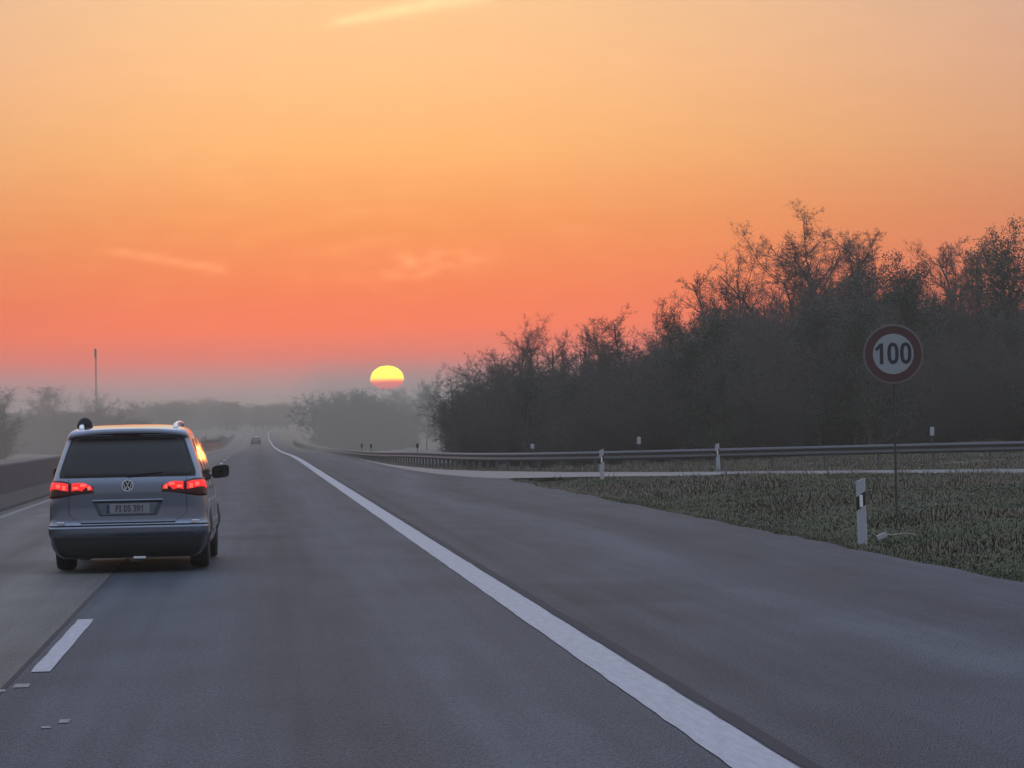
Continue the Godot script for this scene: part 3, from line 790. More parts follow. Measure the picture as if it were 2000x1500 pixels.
var rail_path := PackedVector3Array()   # the top of the beam
func make_guardrail() -> void:
	var pts := [[70, 56, 0.72], [60, 65, 0.75], [50, 73, 0.78], [40, 80.5, 0.8], [32, 86.5, 0.82], [25.5, 91.2, 0.81], [23.5, 92.8, 0.80], [19.7, 96.3, 0.76], [15.1, 100.6, 0.70], [12.0, 104.5, 0.655], [10.1, 108.5, 0.62], [8.9, 116, 0.57], [8.3, 128, 0.5], [7.85, 150, 0.38], [7.4, 180, 0.16], [7.28, 210, 0.0], [7.1, 290, -0.28], [6.6, 380, -0.5], [6.2, 480, -0.6], [6.3, 560, -0.5]]
	var c := Curve3D.new()
	for k in pts.size():
		var p: Array = pts[k]; var q := Vector3(p[0] + (bend(p[1]) if p[1] > 300 else 0.0), p[2], -p[1])
		var a: Array = pts[maxi(k - 1, 0)]; var b: Array = pts[mini(k + 1, pts.size() - 1)]
		var tan_ := (Vector3(b[0], b[2], -b[1]) - Vector3(a[0], a[2], -a[1])).normalized()
		var l0 := (q - Vector3(a[0], a[2], -a[1])).length() * 0.33; var l1 := (Vector3(b[0], b[2], -b[1]) - q).length() * 0.33
		c.add_point(q, -tan_ * l0, tan_ * l1)
	var total := c.get_baked_length()
	var t := thing("guardrail", "long galvanised steel guardrail curving along the slip road and the right verge", "guardrail", Vector3(c.get_point_position(8).x, 0, c.get_point_position(8).z))
	var prof := [Vector2(0.0, 0.0), Vector2(0.035, -0.012), Vector2(0.082, -0.055), Vector2(0.082, -0.095), Vector2(0.02, -0.135), Vector2(0.02, -0.175), Vector2(0.082, -0.215), Vector2(0.082, -0.255), Vector2(0.035, -0.298), Vector2(0.0, -0.31)]
	var d := 0.0
	var n := 0
	while d < total - 4.0:
		var b := Buf.new()
		for side in 2:
			var start := b.v.size()
			for k in 5:
				var x := d + k * 1.0
				var p := c.sample_baked(minf(x, total)); var ta := (c.sample_baked(minf(x + 0.3, total)) - c.sample_baked(maxf(x - 0.3, 0.0))).normalized()
				var o := Vector3(ta.z, 0, -ta.x).normalized()     # to the left of the way along: towards the traffic
				for m in prof.size():
					var pr: Vector2 = prof[m]
					var a: Vector2 = prof[maxi(m - 1, 0)]; var e: Vector2 = prof[mini(m + 1, prof.size() - 1)]
					var nv := Vector2(-(e.y - a.y), e.x - a.x).normalized()
					var nn := o * nv.x + Vector3.UP * nv.y
					if nv.x < 0.0: nn = -nn
					b.put(p + o * (pr.x - 0.004 * side) + Vector3(0, pr.y, 0) - t.position, nn if side == 0 else -nn)
			for k in 4:
				for m in prof.size() - 1:
					var q := start + k * prof.size() + m
					b.face(q, q + 1, q + prof.size() + 1); b.face(q, q + prof.size() + 1, q + prof.size())
		part("beam", b.done(), mats.galvanised, t)
		for half in 2:
			var x := d + 0.4 + 2.0 * half
			if d > 260.0 and half == 1: continue
			var p := c.sample_baked(x); var ta := (c.sample_baked(x + 0.3) - c.sample_baked(maxf(x - 0.3, 0.0))).normalized()
			var o := Vector3(ta.z, 0, -ta.x).normalized()
			var bas := Basis(ta, Vector3.UP, ta.cross(Vector3.UP)).orthonormalized()
			var pb := Buf.new()
			pb.box(p - o * 0.062 + Vector3(0, -0.55, 0) - t.position, Vector3(0.055, 1.06, 0.10), bas, 0.006)
			part("post", pb.done(), mats.galvanised_post, t)
		d += 4.0; n += 1
	# little marker posts clamped on top of the beam
	var marks := [[9.84, 109.0, 0.34, "small white reflector post on the guardrail, leftmost of the pale ones", 0], [13.39, 103.3, 0.48, "white reflector post on the guardrail between the two white marker posts", 0], [21.4, 95.0, 0.53, "white reflector post on the guardrail below the speed sign", 0], [7.30, 205.0, 0.50, "left one of two dark marker stubs on the far guardrail below the sun", 1], [7.35, 190.0, 0.48, "right one of two dark marker stubs on the far guardrail below the sun", 1], [7.9, 147.0, 0.42, "lone dark marker stub on the guardrail at the gap beside the copse", 1]]
	for m in marks:
		var p := c.sample_baked(c.get_closest_offset(Vector3(m[0], 0.6, -m[1])))
		var g := thing("rail_marker", m[3], "reflector post", p + Vector3(0, -0.05, 0), 0.0, "marker posts on the guardrail")
		var h: float = m[2]
		var b := Buf.new()
		b.box(Vector3(-0.02, h * 0.3, 0), Vector3(0.035, h * 0.6 + 0.06, 0.02), Basis.IDENTITY, 0.004)
		part("stem", b.done(), mats.galvanised_post if m[4] == 0 else mats.post_black, g)
		b = Buf.new()
		b.box(Vector3(-0.02, h * 0.80, 0.012), Vector3(0.13, h * 0.5, 0.035), Basis(Vector3.FORWARD, 0.03), 0.012)
		part("head", b.done(), mats.post_white if m[4] == 0 else mats.post_black, g)

func marker_post(lat: float, s: float, label: String, lean: float) -> void:
	var o := thing("marker_post", label, "marker post", spot(lat, s) - Vector3(0, 0.06, 0), -0.12, "white roadside marker posts")
	o.rotation.z = lean
	o.scale = Vector3(1.12, 0.985, 1.12)
	# a hollow post of rounded three-cornered plan, its flat face to the traffic, the top cut aslant
	var plan := [Vector2(-0.060, 0.028), Vector2(-0.050, 0.040), Vector2(0.050, 0.040), Vector2(0.060, 0.028), Vector2(0.030, -0.045), Vector2(0.012, -0.060), Vector2(-0.012, -0.060), Vector2(-0.030, -0.045)]
	var cut := func(y: float, x: float, slope: float) -> float: return y + x * slope
	for seg in [["lower_post", 0.0, 0.0, 0.60, 0.75, "post_white", 0.0], ["black_band", 0.60, 0.75, 0.80, 0.75, "post_black", 0.001], ["upper_post", 0.80, 0.75, 1.0, 0.42, "post_white", 0.0]]:
		var b := Buf.new()
		for k in plan.size():
			var p: Vector2 = plan[k]; var q: Vector2 = plan[(k + 1) % plan.size()]
			var gr := 1.0 + float(seg[6]) * 12.0
			b.quad(Vector3(p.x * gr, cut.call(seg[1], p.x, seg[2]), p.y * gr), Vector3(q.x * gr, cut.call(seg[1], q.x, seg[2]), q.y * gr), Vector3(q.x * gr, cut.call(seg[3], q.x, seg[4]), q.y * gr), Vector3(p.x * gr, cut.call(seg[3], p.x, seg[4]), p.y * gr))
			b.tri(Vector3(0, seg[3], 0), Vector3(p.x * gr, cut.call(seg[3], p.x, seg[4]), p.y * gr), Vector3(q.x * gr, cut.call(seg[3], q.x, seg[4]), q.y * gr))
		for k in b.v.size():
			var out := Vector3(b.v[k].x, 0, b.v[k].z)
			if absf(b.n[k].y) > 0.6:
				if b.n[k].y < 0.0: b.n[k] = -b.n[k]
			elif b.n[k].dot(out) < 0.0: b.n[k] = -b.n[k]
		var i := b.idx.duplicate(); b.idx.clear()
		for k in range(0, i.size(), 3): b.face(i[k], i[k + 1], i[k + 2])
		part(seg[0], b.done(), mats[seg[5]], o)
	var r := Buf.new()
	r.box(Vector3(0.0, 0.70, 0.0445), Vector3(0.042, 0.175, 0.006), Basis.IDENTITY, 0.003)
	part("reflector", r.done(), mats.reflector, o)

func text(what: String, height: float, squeeze: float, depth: float, m: Material, called: String, parent: Node, where: Vector3) -> void:
	var f := SystemFont.new(); f.font_names = PackedStringArray(["Droid Sans"]); f.font_weight = 700
	var tm := TextMesh.new()
	tm.font = f; tm.text = what; tm.font_size = 64; tm.pixel_size = height / 46.0; tm.depth = depth; tm.curve_step = 1.0
	var o := part(called, tm, m, parent)
	o.position = where; o.scale = Vector3(squeeze, 1, 1)

func make_sign() -> void:
	var o := thing("speed_sign", "round white speed limit sign with a dark red ring reading 100", "road sign", spot(10.15, 48.0), -0.17)
	var y := 2.66 - spot(10.15, 48.0).y
	var b := Buf.new()
	b.lathe(Vector3(0, y * 0.5 + 0.1, -0.05), Vector3.UP, [Vector2(0.0, -y * 0.5 - 0.3), Vector2(0.019, -y * 0.5 - 0.3), Vector2(0.019, y * 0.5 + 0.25), Vector2(0.0, y * 0.5 + 0.25)], 12)
	part("post", b.done(), mats.pole, o)
	b = Buf.new()
	for h in [-0.2, 0.2]: b.box(Vector3(0, y + h, -0.03), Vector3(0.16, 0.03, 0.05), Basis.IDENTITY, 0.004)
	part("clamp", b.done(), mats.pole, o)
	var disc := func(r: float, z0: float, z1: float, inner: float) -> ArrayMesh:
		var q := Buf.new()
		q.lathe(Vector3(0, y, 0), Vector3(0, 0, 1), [Vector2(inner, z0), Vector2(r, z0), Vector2(r, z1 - 0.002), Vector2(r - 0.003, z1), Vector2(inner, z1)], 64)
		for k in q.v.size():
			if absf(q.n[k].z) > 0.9: q.n[k].z = signf(q.v[k].z - (z0 + z1) * 0.5)
		var i := q.idx.duplicate(); q.idx.clear()
		for k in range(0, i.size(), 3): q.face(i[k], i[k + 1], i[k + 2])
		return q.done()
	part("rim", disc.call(0.472, -0.010, 0.006, 0.0), mats.sign_rim, o)
	part("red_ring", disc.call(0.446, 0.0065, 0.0095, 0.0), mats.sign_red, o)
	part("white_face", disc.call(0.320, 0.0100, 0.0125, 0.0), mats.sign_white, o)
	text("100", 0.33, 0.80, 0.003, mats.sign_ink, "number", o, Vector3(0.0, y, 0.0145))

func make_litter() -> void:
	var o := thing("fallen_stick", "pale broken stick lying in the grass beside the nearest marker post", "stick", spot(9.08, 43.0) + Vector3(0, 0.08, 0), 0.1)
	var b := Buf.new()
	var p := Vector3(-0.28, 0.0, 0.03)
	for q in [Vector3(-0.17, 0.055, 0.02), Vector3(-0.05, 0.045, 0.0), Vector3(0.1, 0.06, -0.03), Vector3(0.22, 0.05, -0.02), Vector3(0.30, 0.03, -0.04)]:
		b.tube(p, q, 0.020 if p.x < -0.2 else 0.012, 0.016 if p.x < -0.2 else 0.010, 6); p = q
	b.spike(Vector3(0.1, 0.06, -0.03), Vector3(0.2, 0.09, 0.03), 0.007)
	part("stick", b.done(), mats.stick, o)
	b = Buf.new()
	b.box(Vector3(-0.23, 0.035, 0.045), Vector3(0.15, 0.075, 0.03), Basis(Vector3.BACK, 0.35), 0.008)
	part("splintered_end", b.done(), mats.post_white, o)

func make_mast() -> void:
	var o := thing("radio_mast", "slim tall mast standing in the haze beyond the left-hand trees", "mast", at(-35.9 - bend(720.0), 720.0, -0.1), 0.3)
	var b := Buf.new()
	var h := 21.6
	for k in 3:
		var a := TAU * k / 3.0
		b.tube(Vector3(cos(a) * 0.23, 0, sin(a) * 0.23), Vector3(cos(a) * 0.16, h, sin(a) * 0.16), 0.045, 0.04, 6)
	part("legs", b.done(), mats.mast, o)
	b = Buf.new()
	var y := 0.0
	while y < h - 0.8:
		for k in 3:
			var r0 := lerpf(0.23, 0.16, y / h); var r1 := lerpf(0.23, 0.16, (y + 0.8) / h)
			var a := TAU * k / 3.0; var c := TAU * (k + 1) / 3.0
			b.tube(Vector3(cos(a) * r0, y, sin(a) * r0), Vector3(cos(c) * r1, y + 0.8, sin(c) * r1), 0.03, 0.03, 4)
			b.tube(Vector3(cos(a) * r0, y, sin(a) * r0), Vector3(cos(c) * r0, y, sin(c) * r0), 0.03, 0.03, 4)
		y += 0.8
	part("bracing", b.done(), mats.mast, o)
	b = Buf.new()
	b.lathe(Vector3(0, h - 1.2, 0), Vector3.UP, [Vector2(0.0, -1.0), Vector2(0.27, -1.0), Vector2(0.27, 1.0), Vector2(0.0, 1.0)], 12)
	part("antenna", b.done(), mats.mast, o)

func make_sun() -> void:
	var far := 3600.0
	var d := Vector3(sin(deg_to_rad(SUN_AZ)) * cos(deg_to_rad(SUN_EL)), sin(deg_to_rad(SUN_EL)), -cos(deg_to_rad(SUN_AZ)) * cos(deg_to_rad(SUN_EL)))
	var o := thing("sun_in_sky", "low flattened sun, yellow above and red below, over the hazy copse", "sun", Vector3(0, 1.7, 0) + d * far, -deg_to_rad(SUN_AZ))
	var rx := 19.6; var up := 15.6; var down := 11.8
	# the disc as the thick air shows it: squashed, and redder towards its lower limb
	for band in [["pale_cap", 0.42, 1.0, Color(1.0, 0.86, 0.02)], ["yellow_band", 0.0, 0.42, Color(1.0, 0.70, 0.0)], ["amber_band", -0.16, 0.0, Color(1.0, 0.36, 0.0)], ["orange_band", -0.34, -0.16, Color(0.8, 0.10, 0.0)], ["red_band", -1.0, -0.34, Color(0.55, 0.03, 0.01)]]:
		var b := Buf.new()
		var prof := []
		for k in 13:
			var t: float = lerpf(band[1], band[2], k / 12.0)
			prof.append(Vector2(rx * sqrt(maxf(0.0, 1.0 - t * t)), t * (up if t > 0.0 else down)))
		b.lathe(Vector3.ZERO, Vector3.UP, prof, 48)
		var m := plain(band[0], Color.BLACK, 1.0)
		m.metallic_specular = 0.0
		m.emission_enabled = true; m.emission = (band[3] as Color).linear_to_srgb(); m.emission_energy_multiplier = SUN_GLOW
		part(band[0], b.done(), m, o)
var SUN_GLOW := 5.0

# ------------------------------------------------------------------ cars
class Shell:
	# the skin of a car as outlines at each height: half width, rearmost and foremost z, squareness
	var ys := []; var w := []; var zr := []; var zf := []
	var nr := 8.0; var nf := 3.0; var dr := 0.36; var df := 1.1
	var owner: Node
	func row(y: float) -> Array:
		return [owner.curve(ys, w, y), owner.curve(ys, zr, y), owner.curve(ys, zf, y)]
	func rear(a: float, y: float) -> Vector3:      # a from -1 (left flank) over 0 (middle) to 1
		var r := row(y)
		var t := clampf(absf(a), 0.0, 1.0) * PI * 0.5
		return Vector3(r[0] * signf(a) * pow(sin(t), 2.0 / nr), y, r[1] - minf(dr, (r[1] - r[2]) * 0.35) * (1.0 - pow(maxf(cos(t), 0.0), 2.0 / nr)))
	func front(a: float, y: float) -> Vector3:
		var r := row(y)
		var t := clampf(absf(a), 0.0, 1.0) * PI * 0.5
		return Vector3(r[0] * signf(a) * pow(sin(t), 2.0 / nf), y, r[2] + minf(df, (r[1] - r[2]) * 0.45) * (1.0 - pow(maxf(cos(t), 0.0), 2.0 / nf)))
	func flank(side: float, z: float, y: float) -> Vector3:
		return Vector3(side * float(row(y)[0]), y, z)
	func a_of(x: float, y: float) -> float:
		return signf(x) * 2.0 / PI * asin(pow(clampf(absf(x) / float(row(y)[0]), 0.0, 1.0), nr * 0.5))
	func outline(y: float) -> PackedVector3Array:
		var p := PackedVector3Array()
		for k in range(-20, 21): p.append(rear(k / 20.0, y))
		var r := row(y)
		var back: float = r[1] - minf(dr, (r[1] - r[2]) * 0.35); var fore: float = r[2] + minf(df, (r[1] - r[2]) * 0.45)
		for k in range(1, 8): p.append(Vector3(r[0], y, lerpf(back, fore, k / 8.0)))
		for k in range(20, -21, -2): p.append(front(k / 20.0, y))
		for k in range(1, 8): p.append(Vector3(-r[0], y, lerpf(fore, back, k / 8.0)))
		return p
	func skin(levels: Array) -> ArrayMesh:
		var b := Buf.new()
		var rings := []
		for y in levels: rings.append(outline(y))
		var n: int = rings[0].size()
		for j in rings.size():
			for i in n:
				var u: Vector3 = rings[mini(j + 1, rings.size() - 1)][i] - rings[maxi(j - 1, 0)][i]
				var s: Vector3 = rings[j][(i + 1) % n] - rings[j][(i + n - 1) % n]
				var g := s.cross(u).normalized()
				if g.is_zero_approx(): g = Vector3.UP
				var out := Vector3(rings[j][i].x, 0.3, rings[j][i].z - (float(row(levels[j])[1]) + float(row(levels[j])[2])) * 0.5)
				if g.dot(out) < 0.0: g = -g
				b.put(rings[j][i], g)
		for j in rings.size() - 1:
			for i in n:
				var q := j * n + i; var e := j * n + (i + 1) % n
				b.face(q, e, e + n); b.face(q, e + n, q + n)
		var bottom := b.put(Vector3(0, levels[0], -2.2), Vector3.DOWN)
		var first := b.v.size()
		for i in n: b.put(rings[0][i], Vector3.DOWN)
		for i in n: b.face(bottom, first + i, first + (i + 1) % n)
		var roof := b.put(Vector3(0, levels[-1] + 0.002, -1.7), Vector3.UP)
		first = b.v.size()
		for i in n: b.put(rings[-1][i], Vector3.UP)
		for i in n: b.face(roof, first + i, first + (i + 1) % n)
		return b.done()
	func patch(shape: Callable, nu: int, nv: int, off: float, surf: Callable) -> ArrayMesh:
		# shape(u, v) gives where on the surface; the panel stands off by off, its rim turned in
		var b := Buf.new()
		var f := func(i: int, j: int) -> Vector3:
			var ii := clampi(i - 1, 0, nu); var jj := clampi(j - 1, 0, nv)
			var u := float(ii) / nu; var v := float(jj) / nv
			var p: Vector2 = shape.call(u, v)
			var here: Vector3 = surf.call(p.x, p.y)
			var n: Vector3 = (Vector3(surf.call(p.x + 0.004, p.y)) - Vector3(surf.call(p.x - 0.004, p.y))).cross(Vector3(surf.call(p.x, p.y + 0.004)) - Vector3(surf.call(p.x, p.y - 0.004))).normalized()
			var out := Vector3(here.x, 0.1, here.z + 2.2)
			if n.dot(out) < 0.0: n = -n
			var rim := i == 0 or j == 0 or i == nu + 2 or j == nv + 2
			return here + n * (-0.004 if rim else off)
		var mid: Vector2 = shape.call(0.5, 0.5)
		var c: Vector3 = surf.call(mid.x, mid.y)
		b.grid(f, nu + 2, nv + 2, Vector3(c.x, 0.2, c.z + 2.2).normalized())
		return b.done()

func wheel(parent: Node, x: float, r: float, z: float, wide: float) -> void:
	var o := Node3D.new(); o.name = "wheel"; parent.add_child(o, true); o.position = Vector3(x, r, z)
	var b := Buf.new()
	var h := wide * 0.5
	b.lathe(Vector3.ZERO, Vector3.RIGHT, [Vector2(r * 0.62, -h * 0.9), Vector2(r * 0.90, -h), Vector2(r * 0.975, -h * 0.8), Vector2(r, -h * 0.45), Vector2(r, h * 0.45), Vector2(r * 0.975, h * 0.8), Vector2(r * 0.90, h), Vector2(r * 0.62, h * 0.9)], 32)
	part("tyre", b.done(), mats.rubber, o)
	b = Buf.new()
	b.lathe(Vector3.ZERO, Vector3.RIGHT, [Vector2(0.0, -h * 0.6), Vector2(r * 0.3, -h * 0.75), Vector2(r * 0.64, -h * 0.88), Vector2(r * 0.64, h * 0.88), Vector2(r * 0.3, h * 0.75), Vector2(0.0, h * 0.6)], 24)
	part("rim", b.done(), mats.rim, o)

func make_car() -> void:
	var t := thing("people_carrier", "dark grey people carrier with lit red tail lamps driving ahead over the lane joint", "car", at(-1.495, 36.9, 0.008), -0.022)
	var s := Shell.new(); s.owner = self
	s.ys = [0.17, 0.22, 0.32, 0.43, 0.46, 0.555, 0.575, 0.64, 0.80, 0.95, 1.05, 1.16, 1.30, 1.45, 1.58, 1.64, 1.69, 1.72, 1.745, 1.762, 1.768]
	s.w = [0.80, 0.86, 0.915, 0.935, 0.955, 0.957, 0.950, 0.945, 0.940, 0.925, 0.908, 0.882, 0.838, 0.788, 0.745, 0.725, 0.69, 0.64, 0.55, 0.34, 0.05]
	s.zr = [-0.16, -0.09, -0.04, -0.02, 0.0, 0.0, -0.035, -0.055, -0.06, -0.06, -0.07, -0.105, -0.16, -0.225, -0.285, -0.27, -0.33, -0.46, -0.68, -1.05, -1.6]
	s.zf = [-4.6, -4.72, -4.82, -4.84, -4.85, -4.84, -4.83, -4.80, -4.62, -4.30, -3.95, -3.55, -3.25, -2.95, -2.68, -2.55, -2.42, -2.32, -2.18, -1.95, -1.75]
	var levels := []
	var y := 0.17
	while y < 1.768:
		levels.append(y)
		y += 0.02 if y < 1.56 else 0.008 if y < 1.69 else 0.003
	levels.append(1.768)
	part("body", s.skin(levels), mats.car_paint, t)
	var R := s.rear
	var on_rear := func(x: float, yy: float) -> Vector3: return s.rear(s.a_of(x, yy), yy)
	# lower bumper of black plastic with a raised lip over the road
	part("bumper_valance", s.patch(func(u, v): var yy: float = lerpf(0.19 + 0.0 * u, 0.435, v); return Vector2(s.a_of(lerpf(-0.999, 0.999, u) * float(s.row(yy)[0]), yy), yy), 36, 8, 0.006, R), mats.car_trim, t)
	part("bumper_groove", s.patch(func(u, v): var yy: float = lerpf(0.560, 0.572, v); return Vector2(lerpf(-0.9, 0.9, u), yy), 36, 1, 0.003, R), mats.car_gap, t)
	# tailgate: its outline as narrow dark gaps, the crease over the plate, the plate recess
	for k in [-1.0, 1.0]:
		part("tailgate_gap", s.patch(func(u, v): var yy: float = lerpf(0.60, 1.12, v); var x: float = k * (lerpf(0.56, 0.70, clampf((yy - 0.60) / 0.10, 0.0, 1.0)) + 0.006 * (u - 0.5)); return Vector2(s.a_of(x, yy), yy), 1, 20, 0.0025, R), mats.car_gap, t)
	part("tailgate_gap", s.patch(func(u, v): return Vector2(s.a_of(lerpf(-0.56, 0.56, u), 0.6), lerpf(0.585, 0.602, v)), 24, 1, 0.003, R), mats.car_gap, t)
	var recess := Buf.new()
	var rz := s.rear(0.0, 0.76).z
	# a shallow tray: sloping sides and a back plane, framed by the crease above
	var outer := [Vector2(-0.42, 0.845), Vector2(0.42, 0.845), Vector2(0.34, 0.675), Vector2(-0.34, 0.675)]
	var inner := [Vector2(-0.36, 0.832), Vector2(0.36, 0.832), Vector2(0.30, 0.69), Vector2(-0.30, 0.69)]
	for k in 4:
		var a: Vector2 = outer[k]; var b2: Vector2 = outer[(k + 1) % 4]; var c: Vector2 = inner[(k + 1) % 4]; var d: Vector2 = inner[k]
		recess.quad(Vector3(a.x, a.y, rz + 0.002), Vector3(b2.x, b2.y, rz + 0.002), Vector3(c.x, c.y, rz + 0.010), Vector3(d.x, d.y, rz + 0.010))
	recess.quad(Vector3(inner[0].x, inner[0].y, rz + 0.010), Vector3(inner[1].x, inner[1].y, rz + 0.010), Vector3(inner[2].x, inner[2].y, rz + 0.010), Vector3(inner[3].x, inner[3].y, rz + 0.010))
	for k in recess.n.size():
		if recess.n[k].z < 0.0: recess.n[k] = -recess.n[k]
	var ri := recess.idx.duplicate(); recess.idx.clear()
	for k in range(0, ri.size(), 3): recess.face(ri[k], ri[k + 1], ri[k + 2])
	part("plate_recess", recess.done(), mats.car_paint, t)
	part("handle_strip", s.patch(func(u, v): return Vector2(s.a_of(lerpf(-0.42, 0.42, u), 0.85), lerpf(0.846, 0.872, v)), 20, 2, 0.022, R), mats.car_paint, t)
	part("handle_shadow_gap", s.patch(func(u, v): return Vector2(s.a_of(lerpf(-0.40, 0.40, u), 0.84), lerpf(0.832, 0.847, v)), 20, 1, 0.012, R), mats.car_gap, t)
	# number plate
	var plate := Node3D.new(); plate.name = "licence_plate"; t.add_child(plate); plate.position = Vector3(0.0, 0.763, rz + 0.020)
	var pb := Buf.new(); pb.box(Vector3.ZERO, Vector3(0.52, 0.112, 0.006), Basis.IDENTITY, 0.002); part("sheet", pb.done(), mats.plate, plate)
	pb = Buf.new(); pb.box(Vector3(-0.236, 0, 0.003), Vector3(0.04, 0.108, 0.003), Basis.IDENTITY, 0.0); part("blue_strip", pb.done(), mats.plate_blue, plate)
	text("PI DS 391", 0.078, 0.72, 0.002, mats.plate_ink, "lettering", plate, Vector3(0.018, 0, 0.0045))
	# rear window, dark and set in a black frame
	part("window_frame", s.patch(func(u, v): var yy: float = lerpf(1.135, 1.632, v); var x: float = lerpf(0.83, 0.665, v) * (1.0 - 0.03 * pow(absf(2.0 * v - 1.0), 8.0)); return Vector2(s.a_of(lerpf(-x, x, u), yy), yy), 28, 14, 0.003, R), mats.car_trim, t)
	part("rear_window", s.patch(func(u, v): var yy: float = lerpf(1.150, 1.618, v); var x: float = lerpf(0.775, 0.635, v) * (1.0 - 0.05 * pow(absf(2.0 * v - 1.0), 10.0)); return Vector2(s.a_of(lerpf(-x, x, u), yy), yy), 28, 14, 0.008, R), mats.car_glass, t)
	# wiper
	pb = Buf.new()
	var w0: Vector3 = on_rear.call(0.0, 1.15) + Vector3(0, 0, 0.02); var w1: Vector3 = on_rear.call(0.42, 1.19) + Vector3(0, 0, 0.02)
	pb.tube(w0, w1, 0.011, 0.006, 6)
	part("wiper", pb.done(), mats.car_gap, t)
	# roof spoiler lip over the window
	pb = Buf.new()
	pb.grid(func(i, j): var x: float = lerpf(-0.69, 0.69, i / 24.0); var f: float = j / 8.0; var drop: float = 0.045 * pow(absf(x) / 0.69, 3.0); var ang: float = lerpf(-0.3, PI * 0.95, f); return Vector3(x, 1.672 - drop + 0.038 * sin(ang) + 0.012 * f, -0.245 + 0.03 * cos(ang) - 0.10 * maxf(0.0, f - 0.6) * 2.5 - 0.06 * pow(absf(x) / 0.69, 4.0)), 24, 8, Vector3(0, 0.7, 0.7))
	part("roof_spoiler", pb.done(), mats.car_paint, t)
	pb = Buf.new(); pb.box(Vector3(0, 1.640, -0.235), Vector3(0.34, 0.014, 0.012), Basis.IDENTITY, 0.004)
	part("high_brake_lamp", pb.done(), mats.lens_dark, t)
	# tail lamps
	for k in [-1.0, 1.0]:
		var lamp := Node3D.new(); lamp.name = "tail_lamp"; t.add_child(lamp, true)
		var top_edge := func(u: float) -> float: return 1.035 + 0.072 * sin(minf(u * 2.2, 1.0) * PI * 0.5)
		var low_edge := func(u: float) -> float: return 0.955 - 0.058 * sin(minf(u * 2.0, 1.0) * PI * 0.5)
		var lens := func(u: float, v: float) -> Vector2:
			var yy := lerpf(low_edge.call(u), top_edge.call(u), v)
			return Vector2(k * lerpf(s.a_of(0.405, yy), 1.0, u), yy)
		part("housing", s.patch(lens, 22, 8, 0.010, R), mats.lens_dark, lamp)
		var inner_lit := func(u: float, v: float) -> Vector2:
			var x := lerpf(0.418, 0.665, u)
			var hi := 1.020 + 0.062 * sin(minf(u * 1.9, 1.0) * PI * 0.5) - 0.010 * u
			var lo := 0.978 + 0.042 * sin(clampf(u / 0.5, 0.0, 1.0) * PI) + 0.012 * sin(clampf((u - 0.5) / 0.5, 0.0, 1.0) * PI)
			var yy := lerpf(lo, hi, v)
			return Vector2(k * s.a_of(x, yy), yy)
		part("inner_light", s.patch(inner_lit, 14, 5, 0.016, R), mats.lens_lit, lamp)
		var outer_lit := func(u: float, v: float) -> Vector2:
			var hi := 1.084 - 0.02 * pow(absf(2.0 * u - 1.0), 4.0)
			var lo := 0.980 + 0.026 * sin(u * PI)
			var yy := lerpf(lo, hi, v)
			return Vector2(k * lerpf(s.a_of(0.705, yy), 0.985, u), yy)
		part("outer_light", s.patch(outer_lit, 12, 5, 0.016, R), mats.lens_lit, lamp)
		# brighter cores behind the red lenses
		for c in [[0.44, 0.475, 0.990, 1.035], [0.49, 0.56, 1.030, 1.062], [0.585, 0.650, 1.000, 1.030], [0.735, 0.775, 0.992, 1.045], [0.80, 0.845, 1.015, 1.060]]:
			part("lamp_core", s.patch(func(u, v): var yy: float = lerpf(c[2], c[3], v); return Vector2(k * s.a_of(lerpf(c[0], c[1], u), yy), yy), 3, 3, 0.019, R), mats.lens_core, lamp)
	# round badge: ring, a V over a W
	var badge := Node3D.new(); badge.name = "badge"; t.add_child(badge); badge.position = Vector3(0, 1.035, s.rear(0.0, 1.035).z + 0.004); badge.rotation.x = -0.16
	pb = Buf.new(); pb.lathe(Vector3.ZERO, Vector3(0, 0, 1), [Vector2(0.0, 0.0), Vector2(0.064, 0.0), Vector2(0.064, 0.006), Vector2(0.0, 0.006)], 32); part("disc", pb.done(), mats.car_trim, badge)
	pb = Buf.new(); pb.lathe(Vector3.ZERO, Vector3(0, 0, 1), [Vector2(0.060, 0.0), Vector2(0.070, 0.0), Vector2(0.070, 0.011), Vector2(0.060, 0.011), Vector2(0.060, 0.0)], 32); part("ring", pb.done(), mats.chrome, badge)
	pb = Buf.new()
	for seg in [[-0.026, 0.052, 0.0, 0.006], [0.026, 0.052, 0.0, 0.006], [-0.050, 0.034, -0.024, -0.050], [0.050, 0.034, 0.024, -0.050], [-0.024, -0.050, 0.0, -0.002], [0.024, -0.050, 0.0, -0.002]]:
		pb.tube(Vector3(seg[0], seg[1], 0.008), Vector3(seg[2], seg[3], 0.008), 0.0055, 0.0055, 5)
	part("emblem", pb.done(), mats.chrome, badge)
	# flanks: windows, door gaps, wheel arches, mirrors, rails
	for k in [-1.0, 1.0]:
		var F := func(z: float, yy: float) -> Vector3: return s.flank(k, z, yy)
		for g in [[-0.72, -1.52], [-1.58, -2.48], [-2.54, -3.05]]:
			part("side_window", s.patch(func(u, v): return Vector2(lerpf(g[0] - 0.10 * v, g[1] + (0.28 * v if g[1] < -3.0 else 0.0), u), lerpf(1.14, 1.575, v)), 8, 8, 0.005, F), mats.car_glass, t)
		for z in [-1.55, -2.51]:
			part("door_gap", s.patch(func(u, v): return Vector2(z + 0.006 * (u - 0.5), lerpf(0.30, 1.12, v)), 1, 12, 0.002, F), mats.car_gap, t)
